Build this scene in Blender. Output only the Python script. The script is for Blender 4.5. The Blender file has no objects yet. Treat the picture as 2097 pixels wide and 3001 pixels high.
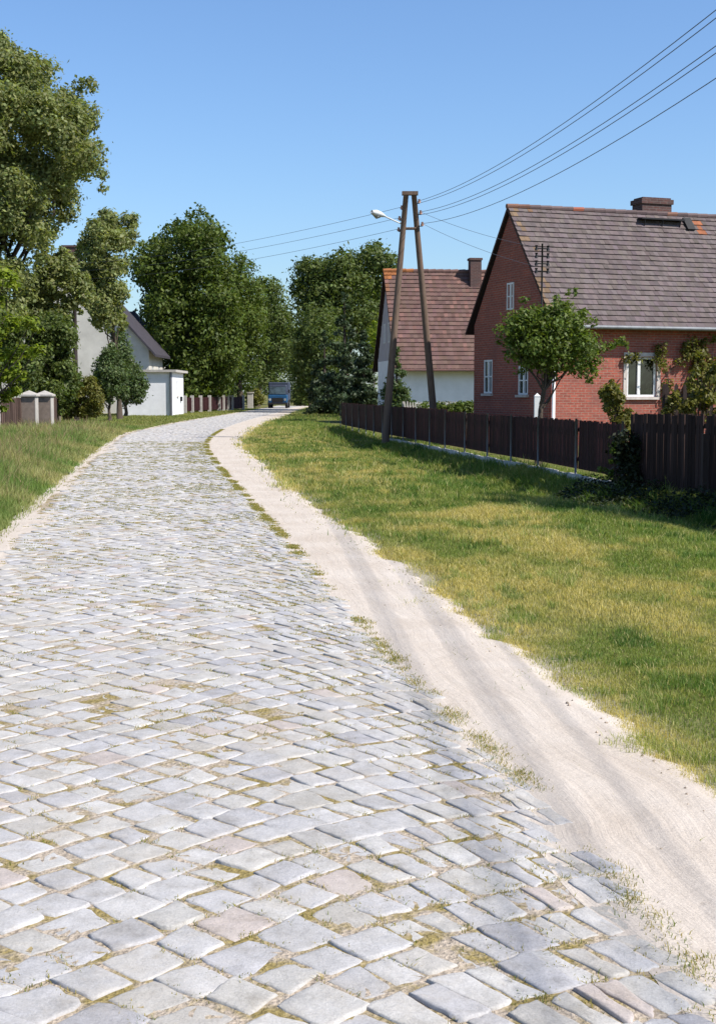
import bpy, math, random
import numpy as np
from mathutils import Vector, Matrix, Quaternion
rng = np.random.default_rng(7)
random.seed(7)
R = math.radians
sc = bpy.context.scene
col = sc.collection

# ------------------------------------------------------------------ photo geometry
F, CX, CY, HZ, CAMH = 3000.0, 802.0, 1147.6, 880.0, 1.65
PITCH = math.atan((CY - HZ) / F)
def ray(px, py):
    x, y, z = (px - CX) / F, 1.0, (CY - py) / F
    c, s = math.cos(PITCH), math.sin(PITCH)
    return Vector((x, y * c + z * s, -y * s + z * c))
def G(px, py, z=0.0):
    d = ray(px, py); t = (z - CAMH) / d.z
    return Vector((d.x * t, d.y * t, z))
def at(px, py, Y):
    d = ray(px, py); t = Y / d.y
    return Vector((d.x * t, Y, CAMH + d.z * t))

# ------------------------------------------------------------------ tagging
def tag(o, label=None, cat=None, group=None, kind=None):
    if label: o['label'] = label
    if cat: o['category'] = cat
    if group: o['group'] = group
    if kind: o['kind'] = kind
    return o
def empty(name, loc, rz=0.0):
    o = bpy.data.objects.new(name, None); col.objects.link(o)
    o.location = loc; o.rotation_euler = (0, 0, rz); o.empty_display_size = 0.3
    return o
def copy_tree(o, parent=None):
    c = o.copy(); col.objects.link(c)
    if parent: c.parent = parent
    for ch in [k for k in list(o.children)]: copy_tree(ch, c)
    return c

# ------------------------------------------------------------------ mesh builder
class MB:
    def __init__(s): s.v = []; s.f = []; s.m = []; s.c = []
    def face(s, pts, mi=0, c=(1, 1, 1)):
        n = len(s.v); s.v += [tuple(p) for p in pts]; s.c += [c] * len(pts)
        s.f.append(tuple(range(n, n + len(pts)))); s.m.append(mi)
    def raw(s, pts, faces, mi=0, c=(1, 1, 1)):
        n = len(s.v); s.v += [tuple(p) for p in pts]; s.c += [c] * len(pts)
        for f in faces: s.f.append(tuple(i + n for i in f)); s.m.append(mi)
    def box(s, a, b, mi=0, c=(1, 1, 1), M=None, bev=0.0):
        x0, y0, z0 = a; x1, y1, z1 = b
        P = [(x0,y0,z0),(x1,y0,z0),(x1,y1,z0),(x0,y1,z0),(x0,y0,z1),(x1,y0,z1),(x1,y1,z1),(x0,y1,z1)]
        if M is not None: P = [M @ Vector(p) for p in P]
        s.raw(P, [(0,3,2,1),(4,5,6,7),(0,1,5,4),(1,2,6,5),(2,3,7,6),(3,0,4,7)], mi, c)
    def tube(s, pts, rad, n=8, mi=0, c=(1, 1, 1), cap=True):
        pts = [Vector(p) for p in pts]
        if not hasattr(rad, '__len__'): rad = [rad] * len(pts)
        P = []; ref = Vector((0.31, 0.17, 0.93))
        for i, p in enumerate(pts):
            d = (pts[min(i + 1, len(pts) - 1)] - pts[max(i - 1, 0)]).normalized()
            a = d.cross(ref)
            if a.length < 1e-3: a = d.cross(Vector((1, 0, 0)))
            a.normalize(); b = d.cross(a)
            for k in range(n):
                t = 2 * math.pi * k / n
                P.append(p + (a * math.cos(t) + b * math.sin(t)) * rad[i])
        fs = []
        for i in range(len(pts) - 1):
            for k in range(n):
                k2 = (k + 1) % n
                fs.append((i*n+k, i*n+k2, (i+1)*n+k2, (i+1)*n+k))
        if cap:
            fs.append(tuple(range(n))); fs.append(tuple((len(pts)-1)*n + k for k in reversed(range(n))))
        s.raw(P, fs, mi, c)
    def build(s, name, mats, parent=None, smooth=False, M=None):
        me = bpy.data.meshes.new(name)
        v = s.v if M is None else [tuple(M @ Vector(p)) for p in s.v]
        me.from_pydata(v, [], s.f); 
        if not isinstance(mats, (list, tuple)): mats = [mats]
        for m in mats: me.materials.append(m)
        me.polygons.foreach_set('material_index', s.m)
        a = me.color_attributes.new('Col', 'FLOAT_COLOR', 'POINT')
        cc = np.ones((len(s.v), 4), np.float32); cc[:, :3] = np.array(s.c, np.float32).reshape(-1, 3)
        a.data.foreach_set('color', cc.ravel())
        uv = me.uv_layers.new(name='UVMap')
        co = np.array(v)
        for p in me.polygons:
            n = p.normal
            if abs(n.z) > 0.97: t, w = Vector((1,0,0)), Vector((0,1,0))
            else:
                t = Vector((-n.y, n.x, 0)).normalized(); w = n.cross(t)
            for li, vi in zip(p.loop_indices, p.vertices):
                q = Vector(co[vi]); uv.data[li].uv = (q.dot(t), q.dot(w))
        if smooth: me.polygons.foreach_set('use_smooth', [True] * len(me.polygons))
        me.update()
        o = bpy.data.objects.new(name, me); col.objects.link(o)
        if parent: o.parent = parent
        return o

def np_mesh(name, verts, faces_list, mats, cols=None, parent=None, smooth=False, midx=None, uvs=None):
    """faces_list: list of int arrays (n,k)"""
    me = bpy.data.meshes.new(name)
    verts = np.asarray(verts, np.float32)
    me.vertices.add(len(verts)); me.vertices.foreach_set('co', verts.ravel())
    loops = np.concatenate([f.ravel() for f in faces_list]).astype(np.int32)
    tot = np.concatenate([np.full(len(f), f.shape[1]) for f in faces_list]).astype(np.int32)
    start = np.concatenate([[0], np.cumsum(tot)[:-1]]).astype(np.int32)
    me.loops.add(len(loops)); me.loops.foreach_set('vertex_index', loops)
    me.polygons.add(len(tot)); me.polygons.foreach_set('loop_start', start); me.polygons.foreach_set('loop_total', tot)
    if not isinstance(mats, (list, tuple)): mats = [mats]
    for m in mats: me.materials.append(m)
    if midx is not None: me.polygons.foreach_set('material_index', np.asarray(midx, np.int32))
    if smooth: me.polygons.foreach_set('use_smooth', np.ones(len(tot), bool))
    if cols is not None:
        a = me.color_attributes.new('Col', 'FLOAT_COLOR', 'POINT')
        cc = np.ones((len(verts), 4), np.float32); cc[:, :3] = cols
        a.data.foreach_set('color', cc.ravel())
    if uvs is not None:
        l = me.uv_layers.new(name='UVMap')
        l.data.foreach_set('uv', np.asarray(uvs, np.float32)[loops].ravel())
    me.update(calc_edges=True); me.validate()
    o = bpy.data.objects.new(name, me); col.objects.link(o)
    if parent: o.parent = parent
    return o

# ------------------------------------------------------------------ noise
def vnoise(x, y, seed=0):
    x = np.asarray(x, float); y = np.asarray(y, float)
    xi = np.floor(x).astype(np.int64); yi = np.floor(y).astype(np.int64)
    fx = x - xi; fy = y - yi; fx = fx*fx*(3-2*fx); fy = fy*fy*(3-2*fy)
    def h(a, b):
        n = (a * 374761393 + b * 668265263 + seed * 974634777) & 0xffffffff
        n = ((n ^ (n >> 13)) * 1274126177) & 0xffffffff
        return ((n ^ (n >> 16)) & 0xffff) / 65535.0
    return (h(xi,yi)*(1-fx)+h(xi+1,yi)*fx)*(1-fy) + (h(xi,yi+1)*(1-fx)+h(xi+1,yi+1)*fx)*fy
def fbm(x, y, seed=0, o=3):
    r = 0; a = 0.5
    for k in range(o): r = r + a * vnoise(np.asarray(x)*2**k, np.asarray(y)*2**k, seed + k); a *= .5
    return r / (1 - .5**o)

# ------------------------------------------------------------------ materials
def new_mat(name):
    m = bpy.data.materials.new(name); m.use_nodes = True
    nt = m.node_tree; b = nt.nodes['Principled BSDF']; return m, nt, b
def N(nt, t, **kw):
    n = nt.nodes.new(t)
    for k, v in kw.items(): setattr(n, k, v)
    return n
def mixrgb(nt, mode, fac, a, b):
    n = N(nt, 'ShaderNodeMix', data_type='RGBA', blend_type=mode)
    for sock, val in ((n.inputs['Factor'], fac), (n.inputs[6], a), (n.inputs[7], b)):
        if hasattr(val, 'links'): nt.links.new(val, sock)
        elif isinstance(val, (int, float)): sock.default_value = val
        else: sock.default_value = (*val, 1)
    return n.outputs[2]
def ramp(nt, fac, stops):
    n = N(nt, 'ShaderNodeValToRGB')
    while len(n.color_ramp.elements) < len(stops): n.color_ramp.elements.new(0.5)
    for e, (p, c) in zip(n.color_ramp.elements, stops):
        e.position = p; e.color = (*c, 1) if len(c) == 3 else c
    nt.links.new(fac, n.inputs[0]); return n.outputs[0]
def coords(nt, kind='Object', scale=(1, 1, 1)):
    t = N(nt, 'ShaderNodeTexCoord'); mp = N(nt, 'ShaderNodeMapping'); mp.inputs['Scale'].default_value = scale
    nt.links.new(t.outputs[kind], mp.inputs[0]); return mp.outputs[0]
def noise(nt, vec, scale, detail=4, rough=.55):
    n = N(nt, 'ShaderNodeTexNoise'); n.inputs['Scale'].default_value = scale; n.inputs['Detail'].default_value = detail
    n.inputs['Roughness'].default_value = rough; nt.links.new(vec, n.inputs['Vector']); return n.outputs['Fac']
def bump(nt, b, h, strength, dist):
    n = N(nt, 'ShaderNodeBump'); n.inputs['Strength'].default_value = strength; n.inputs['Distance'].default_value = dist
    nt.links.new(h, n.inputs['Height']); nt.links.new(n.outputs[0], b.inputs['Normal'])
def gray(v): return (v, v, v)
def surf(name, c, rough=.8, var=.25, scale=3., stretch=(1,1,1), kind='Object', bmp=.0, bscale=40., bdist=.01, vcol=True, metal=0.):
    m, nt, b = new_mat(name)
    v = coords(nt, kind, stretch); n = noise(nt, v, scale, 6, .6)
    f = ramp(nt, n, [(.25, gray(1-var)), (.75, gray(1+var))])
    o = mixrgb(nt, 'MULTIPLY', 1.0, c, f)
    if vcol:
        a = N(nt, 'ShaderNodeAttribute', attribute_name='Col'); o = mixrgb(nt, 'MULTIPLY', 1.0, o, a.outputs['Color'])
    nt.links.new(o, b.inputs['Base Color']); b.inputs['Roughness'].default_value = rough; b.inputs['Metallic'].default_value = metal
    b.inputs['Specular IOR Level'].default_value = .15
    if bmp: bump(nt, b, noise(nt, v, bscale, 4), bmp, bdist)
    return m
def leafmat(name, c, trans=.35, rough=.55, spec=.3):
    m, nt, b = new_mat(name)
    a = N(nt, 'ShaderNodeAttribute', attribute_name='Col')
    o = mixrgb(nt, 'MULTIPLY', 1.0, c, a.outputs['Color'])
    nt.links.new(o, b.inputs['Base Color']); b.inputs['Roughness'].default_value = rough; b.inputs['Specular IOR Level'].default_value = spec
    t = N(nt, 'ShaderNodeBsdfTranslucent')
    o2 = mixrgb(nt, 'MULTIPLY', 1.0, o, (1.25, 1.3, .55)); nt.links.new(o2, t.inputs['Color'])
    mx = N(nt, 'ShaderNodeMixShader'); mx.inputs[0].default_value = trans
    nt.links.new(b.outputs[0], mx.inputs[1]); nt.links.new(t.outputs[0], mx.inputs[2])
    nt.links.new(mx.outputs[0], nt.nodes['Material Output'].inputs[0]); return m

M = {}
# stone: per-stone colour in Col
m, nt, b = new_mat('granite_setts')
v = coords(nt); a = N(nt, 'ShaderNodeAttribute', attribute_name='Col')
n1 = noise(nt, v, 11, 7, .72); n2 = noise(nt, v, 130, 4, .7); n3 = noise(nt, v, 3.7, 6, .7)
f1 = ramp(nt, n1, [(.3, (.74,.725,.70)), (.46, (.95,.95,.945)), (.7, (1.12,1.12,1.12))]); f2 = ramp(nt, n2, [(.28, gray(.78)), (.5, gray(1.)), (.72, gray(1.14))])
o = mixrgb(nt, 'MULTIPLY', 1., mixrgb(nt, 'MULTIPLY', 1., a.outputs['Color'], f1), f2)
o = mixrgb(nt, 'MULTIPLY', 1., o, ramp(nt, n3, [(.34, (.86,.84,.80)), (.5, (1.,.995,.985)), (.68, (1.05,1.05,1.06))]))
dust = ramp(nt, noise(nt, v, 1.1, 7, .75), [(.5, gray(0)), (.7, gray(.6))])
o = mixrgb(nt, 'MIX', dust, o, (.48,.43,.37))
nt.links.new(o, b.inputs['Base Color']); b.inputs['Roughness'].default_value = .62; b.inputs['Specular IOR Level'].default_value = .35
bump(nt, b, noise(nt, v, 38, 8, .75), .55, .012); M['stone'] = m
# joints: sand with moss
m, nt, b = new_mat('joint_sand')
v = coords(nt); n1 = noise(nt, v, 5.5, 5, .65); n2 = noise(nt, v, 60, 3)
moss = ramp(nt, n1, [(.46, gray(0)), (.6, gray(1))])
o = mixrgb(nt, 'MIX', moss, (.43,.36,.29), (.28,.22,.09))
o = mixrgb(nt, 'MULTIPLY', 1., o, ramp(nt, n2, [(.3, gray(.65)), (.7, gray(1.25))]))
nt.links.new(o, b.inputs['Base Color']); b.inputs['Roughness'].default_value = .95; b.inputs['Specular IOR Level'].default_value = .1
bump(nt, b, n2, .8, .02); M['joint'] = m
# sand strip (UV: across, along)
m, nt, b = new_mat('pale_sand')
v = coords(nt, 'UV', (1.6, .07, 1)); vo = coords(nt)
n1 = noise(nt, v, 7, 6, .7); n2 = noise(nt, vo, 1.3, 5, .6); n3 = noise(nt, vo, 120, 5, .75); n4 = noise(nt, vo, 9, 6, .75)
o = ramp(nt, n1, [(.3, (.50,.44,.385)), (.48, (.55,.49,.435)), (.7, (.575,.515,.46))])
o = mixrgb(nt, 'MULTIPLY', 1., o, ramp(nt, n2, [(.3, (.9,.87,.84)), (.7, (1.06,1.06,1.06))]))
o = mixrgb(nt, 'MULTIPLY', 1., o, ramp(nt, n3, [(.3, gray(.74)), (.5, gray(1.)), (.7, gray(1.12))]))
o = mixrgb(nt, 'MULTIPLY', 1., o, ramp(nt, n4, [(.25, (.72,.67,.62)), (.36, gray(1))]))
nt.links.new(o, b.inputs['Base Color']); b.inputs['Roughness'].default_value = .95; b.inputs['Specular IOR Level'].default_value = .1
ad = N(nt, 'ShaderNodeMath', operation='ADD'); nt.links.new(n1, ad.inputs[0]); nt.links.new(n4, ad.inputs[1])
bump(nt, b, ad.outputs[0], .35, .04); M['sand'] = m
# ground under the grass
m, nt, b = new_mat('meadow_soil')
v = coords(nt); n1 = noise(nt, v, .35, 6, .65); n2 = noise(nt, v, 9, 5, .7)
o = ramp(nt, n1, [(.35, (.11,.125,.035)), (.6, (.18,.165,.06)), (.75, (.24,.20,.085))])
o = mixrgb(nt, 'MULTIPLY', 1., o, ramp(nt, n2, [(.3, gray(.6)), (.7, gray(1.3))]))
a = N(nt, 'ShaderNodeAttribute', attribute_name='Col'); o = mixrgb(nt, 'MIX', a.outputs['Fac'], o, (.53,.465,.395))
nt.links.new(o, b.inputs['Base Color']); b.inputs['Roughness'].default_value = .95; b.inputs['Specular IOR Level'].default_value = .1
bump(nt, b, n2, .8, .06); M['soil'] = m
# brick
def brickmat(name, c1, c2, mortar, dirt):
    m, nt, b = new_mat(name)
    v = coords(nt, 'UV'); bt = N(nt, 'ShaderNodeTexBrick'); nt.links.new(v, bt.inputs['Vector'])
    bt.inputs['Color1'].default_value = (*c1, 1); bt.inputs['Color2'].default_value = (*c2, 1); bt.inputs['Mortar'].default_value = (*mortar, 1)
    bt.inputs['Scale'].default_value = 1.; bt.inputs['Brick Width'].default_value = .26; bt.inputs['Row Height'].default_value = .079
    bt.inputs['Mortar Size'].default_value = .011; bt.inputs['Bias'].default_value = -.1
    n1 = noise(nt, v, 1.1, 5, .65); n2 = noise(nt, v, 11, 4, .7)
    o = mixrgb(nt, 'MULTIPLY', 1., bt.outputs['Color'], ramp(nt, n2, [(.3, gray(.72)), (.7, gray(1.25))]))
    o = mixrgb(nt, 'MIX', ramp(nt, n1, [(.42, gray(0)), (.7, gray(.75))]), o, dirt)
    nt.links.new(o, b.inputs['Base Color']); b.inputs['Roughness'].default_value = .9; b.inputs['Specular IOR Level'].default_value = .2
    bump(nt, b, bt.outputs['Fac'], -.5, .01); return m
M['brick'] = brickmat('red_brick', (.365,.092,.062), (.25,.068,.05), (.29,.18,.14), (.20,.085,.072))
M['chimney_brick'] = brickmat('chimney_brick', (.12,.055,.048), (.085,.045,.042), (.14,.11,.10), (.08,.06,.06))
M['tile_grey'] = surf('weathered_flat_tiles', (.132,.106,.106), .85, .14, 6, bmp=.4, bscale=25)
M['tile_red'] = surf('brown_red_tiles', (.155,.095,.084), .85, .15, 2.5, bmp=.4, bscale=25)
M['slate'] = surf('dark_slate', (.055,.05,.06), .7, .3, 3., bmp=.3)
M['white'] = surf('white_render', (.76,.76,.79), .9, .1, 1.6, bmp=.25, bscale=30)
M['cream'] = surf('pale_render', (.56,.53,.48), .9, .2, .7, bmp=.25, bscale=20)
M['greyplank'] = surf('grey_gable_boards', (.46,.42,.45), .85, .25, 3., (8,8,.5), bmp=.2)
M['paint'] = surf('white_window_paint', (.72,.72,.72), .5, .06, 8.)
M['trim'] = surf('pale_window_surround', (.52,.46,.42), .85, .2, 8.)
M['darkwood'] = surf('dark_stained_boards', (.036,.012,.014), .75, .4, 4., (6,6,.5), bmp=.4, bscale=30)
M['oldwood'] = surf('old_weathered_boards', (.075,.052,.045), .85, .4, 4., (8,8,.5), bmp=.4, bscale=30)
M['tallwood'] = surf('blackened_boards', (.045,.029,.026), .9, .4, 4., (8,8,.5), bmp=.4, bscale=30)
M['polewood'] = surf('creosoted_pole', (.15,.105,.08), .8, .35, 3., (10,10,.4), bmp=.5, bscale=20)
M['darkpole'] = surf('dark_pole_wood', (.045,.035,.035), .8, .35, 3., (10,10,.4), bmp=.5, bscale=20)
M['concrete'] = surf('pale_concrete', (.42,.39,.36), .9, .2, 5., bmp=.4, bscale=40)
M['kerb'] = surf('whitish_concrete', (.56,.53,.50), .9, .22, 5., bmp=.4, bscale=40)
M['pillar'] = surf('brown_concrete', (.21,.165,.14), .9, .25, 5., bmp=.4, bscale=40)
M['steel'] = surf('galvanised_post', (.17,.17,.19), .5, .15, 9., metal=.4)
M['iron'] = surf('dark_iron', (.03,.03,.032), .55, .2, 9., metal=.3)
M['lampwhite'] = surf('pale_lamp_enamel', (.62,.64,.66), .4, .08, 6.)
M['porcelain'] = surf('porcelain', (.35,.2,.15), .25, .1, 6.)
M['wire'] = surf('dull_wire', (.11,.12,.15), .6, .1, 6.)
M['zinc'] = surf('zinc_gutter', (.20,.21,.225), .55, .25, 5., metal=.2)
M['bark'] = surf('bark', (.085,.066,.052), .95, .4, 6., (4,4,.8), bmp=.8, bscale=16, bdist=.03)
M['palebark'] = surf('pale_bark', (.12,.10,.08), .95, .4, 6., (4,4,.8), bmp=.8, bscale=16, bdist=.03)
M['truckblue'] = surf('faded_blue_paint', (.018,.07,.16), .4, .2, 3.)
M['canvas'] = surf('dark_blue_canvas', (.045,.055,.085), .75, .25, 3., bmp=.2)
M['rubber'] = surf('black_rubber', (.02,.02,.02), .85, .2, 6.)
def glassmat(name, c, rough=.06):
    m, nt, b = new_mat(name)
    v = coords(nt); n1 = noise(nt, v, 1.7, 3)
    nt.links.new(ramp(nt, n1, [(.35, tuple(x*.5 for x in c)), (.65, tuple(x*1.5 for x in c))]), b.inputs['Base Color'])
    b.inputs['Roughness'].default_value = rough; b.inputs['Specular IOR Level'].default_value = .8; return m
M['glass'] = glassmat('dark_window_glass', (.012,.018,.012)); M['windscreen'] = glassmat('windscreen_glass', (.05,.07,.09), .1)
M['lens'] = glassmat('headlight_lens', (.4,.4,.38), .2)
LM = dict(
    willow=leafmat('pale_leaves', (.20,.23,.088), .42), dark=leafmat('dark_green_leaves', (.088,.125,.022), .36),
    mid=leafmat('mid_green_leaves', (.095,.13,.034), .38), maple=leafmat('yellow_green_leaves', (.17,.225,.022), .45),
    spruce=leafmat('spruce_needles', (.042,.066,.028), .12), fruit=leafmat('fruit_leaves', (.105,.15,.028), .4),
    vine=leafmat('vine_leaves', (.14,.14,.03), .35), ivy=leafmat('ivy_leaves', (.026,.036,.016), .15),
    young=leafmat('young_tree_leaves', (.085,.125,.045), .35), grass=leafmat('grass_blades', (1,1,1), .42, .6, .15))

# ------------------------------------------------------------------ road edges (world x as a function of y)
def edge(pts, y_near, x_near):
    w = [G(*p) for p in pts]; ys = np.array([y_near] + [p.y for p in w]); xs = np.array([x_near] + [p.x for p in w])
    i = np.argsort(ys); ys, xs = ys[i], xs[i]
    yy = np.arange(ys[0], 175, .25); xx = np.interp(yy, ys, xs)
    sl = (xs[-1] - xs[-2]) / (ys[-1] - ys[-2]); far = yy > ys[-1]; xx[far] = xs[-1]
    win = np.clip((yy * .22 / .25).astype(int), 1, 60)
    cs = np.concatenate([[0], np.cumsum(xx)]); n = len(xx); out = xx.copy()
    for k in range(n):
        h = min(win[k] // 2, k, n - 1 - k); out[k] = (cs[k+h+1] - cs[k-h]) / (2*h+1)
    return lambda q: np.interp(q, yy, out)
xR = edge([(1625,2290),(1470,2105),(1325,1945),(1160,1760),(1000,1610),(830,1440),(700,1285),(570,1140),(490,1050),(458,1005),(462,985),(500,960),(560,940),(620,926),(655,914)], 0., 1.95)
xLr = edge([(0,1235),(100,1135),(200,1035),(280,972),(400,947),(500,931),(580,917)], 0., -1.4)
xL = xLr
xS = edge([(1700,1890),(1604,1815),(1480,1722),(1330,1600),(1170,1480),(1000,1350),(840,1230),(700,1140),(600,1052),(548,1010),(535,985),(565,960),(612,940),(650,925),(680,914)], 0., 4.15)

# fence line
FP = [(765,961),(880,989),(1000,1013),(1095,1033),(1209,1055),(1398,1097)]
FW = [G(px, py, -.06) for px, py in FP]
TP = [G(1405,1098,-.06), G(1575,1116,-.06)]
tdir = (TP[1] - TP[0]).normalized(); TEND = TP[1] + tdir * 1.2 + Vector((.1,-.6,0)) * 3
fy = np.array([p.y for p in FW][::-1]); fx = np.array([p.x for p in FW][::-1])
fy = np.concatenate([[TEND.y - 8, TEND.y, TP[1].y], fy, [75]]); fx = np.concatenate([[TEND.x + 1, TEND.x, TP[1].x], fx, [fx[-1] - 2]])
o_ = np.argsort(fy); fy, fx = fy[o_], fx[o_]
def xF(y): return np.interp(y, fy, fx)
def gz(x, y):
    x = np.asarray(x, float); y = np.asarray(y, float)
    e = xF(y) - x
    room = np.clip((xF(y) - xS(y)) / 5.0, 0, 1)
    d = -.34 * np.exp(-((e - 1.5) / 1.05)**2) * room * np.clip((70 - y) / 20, 0, 1)
    return d + .03 * (fbm(x * .7, y * .7, 5) - .5) * np.clip(np.abs(x - (xR(y) + xS(y))/2) - 2, 0, 1) 

# ------------------------------------------------------------------ ground
def axis(core0, core1, step, far):
    c = np.arange(core0, core1 + 1e-6, step); k = np.cumsum(step * 1.35**np.arange(1, 40))
    k = k[k < far]; return np.concatenate([core0 - k[::-1], c, core1 + k])
gx, gy = axis(-24, 16, .4, 2500), axis(-4, 90, .5, 2500)
X, Y = np.meshgrid(gx, gy); Z = gz(X, Y) - .02
nx, ny = len(gx), len(gy); idx = np.arange(nx * ny).reshape(ny, nx)
ge = X - xS(Y); gw = np.clip(1 - (ge + .05)/.45, 0, 1) * (X > xR(Y)) * (Y < 170)
fc = np.stack([idx[:-1,:-1], idx[:-1,1:], idx[1:,1:], idx[1:,:-1]], -1).reshape(-1, 4)
g = np_mesh('ground', np.stack([X, Y, Z], -1).reshape(-1, 3), [fc], M['soil'], np.repeat(gw.reshape(-1,1), 3, 1), smooth=True); tag(g, 'grassy ground under the verges and gardens', 'ground', kind='structure')

def strip(name, fl, fr, y0, y1, z, nacross, step, mat, ragl=0., ragr=0., relief=0., seed=1):
    ys = np.arange(y0, y1, step); us = np.linspace(0, 1, nacross)
    l = fl(ys) + ragl * (fbm(ys*1.3, ys*0, seed, 4) - .5) * 2; r = fr(ys) + ragr * (fbm(ys*3.1, ys*0+9, seed+3, 6) - .5) * 2
    Xs = l[:,None] + (r - l)[:,None] * us[None]; Ys = np.repeat(ys[:,None], nacross, 1)
    Zs = np.full_like(Xs, z)
    if name == 'sand': Zs = Zs - .034*np.clip((us - .86)/.14, 0, 1)[None]
    if relief:
        T = Xs - l[:,None]
        Zs = Zs + relief * (fbm(T*5, Ys*.35, seed+20, 3) - .5) * np.minimum(1, 6*us*(1-us))[None]
        Zs = Zs + .35*relief * (fbm(Xs*6, Ys*6, seed+30, 3) - .5)
    ix = np.arange(Xs.size).reshape(Xs.shape)
    f = np.stack([ix[:-1,:-1], ix[:-1,1:], ix[1:,1:], ix[1:,:-1]], -1).reshape(-1, 4)
    uv = np.stack([Xs - l[:,None], Ys], -1).reshape(-1, 2)
    return np.stack([Xs, Ys, Zs], -1).reshape(-1, 3), f, uv
v_, f_, u_ = strip('sand', lambda y: xR(y) - .12, lambda y: xS(y) + .10, -1, 170, .013, 40, .06, None, .08, .16, .0065, 3)
o = np_mesh('sand_path', v_, [f_], M['sand'], uvs=u_, smooth=True); tag(o, 'pale sandy track running along the right edge of the cobbles', 'path', kind='structure')
v_, f_, u_ = strip('dust', lambda y: xL(y) - .22, lambda y: xL(y) + .40, -1, 170, .012, 10, .15, None, .2, .22, .03, 8)
o = np_mesh('dusty_shoulder', v_, [f_], M['sand'], uvs=u_, smooth=True); tag(o, 'dusty sand shoulder along the left edge of the cobbles', 'path', kind='structure')

# ------------------------------------------------------------------ cobbled road: every sett is real geometry in the one road mesh
def setts():
    polys = []                                                   # (4,2) in (t = metres left of the right edge, s = y)
    TB = 1.15; tg = np.linspace(-.6, 6, 1321); th = R(27) * np.clip(1 - np.clip(tg, 0, None)/TB, 0, 1)**.8
    fp, gp_ = np.tan(R(45) - th), 1/np.tan(R(45) - th)
    fI = np.cumsum(fp)*.005; gI = np.cumsum(gp_)*.005; k0 = np.searchsorted(tg, TB)
    fI += TB - fI[k0]; gI += TB - gI[k0]; HI = fI + gI
    S0, S1 = 1.0, 168.0
    a = R(45); ca, sa = math.cos(a), math.sin(a)
    # diagonal field
    umin, umax = (0 * ca + S0 * sa) - 5, (4 * ca + S1 * sa) + 5
    u = umin
    while u < umax:
        w = random.uniform(.148, .188)
        # row: u const band, v runs
        vlo, vhi = None, None
        # t = u*ca - v*sa ; s = u*sa + v*ca ; t in (0,4)
        v0 = (u * ca - 4.2) / sa; v1 = (u * ca + 1.2) / sa
        v = v0 + random.uniform(0, .2)
        while v < v1:
            l = random.choice([random.uniform(.135,.185), random.uniform(.165,.245)])
            q = [(u, v), (u + w, v), (u + w, v + l), (u, v + l)]
            ts = []
            for p in q:
                t_ = float(np.interp((p[0] - p[1])*math.sqrt(2), HI, tg)); ts.append((t_, p[1]*math.sqrt(2) + float(np.interp(t_, tg, gI))))
            tc = sum(p[0] for p in ts)/4; s_ = sum(p[1] for p in ts)/4
            if -.02 < tc < 3.75 and S0 < s_ < S1: polys.append([(max(p[0], -.09), p[1]) for p in ts])
            v += l
        u += w
    return np.array(polys)
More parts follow.
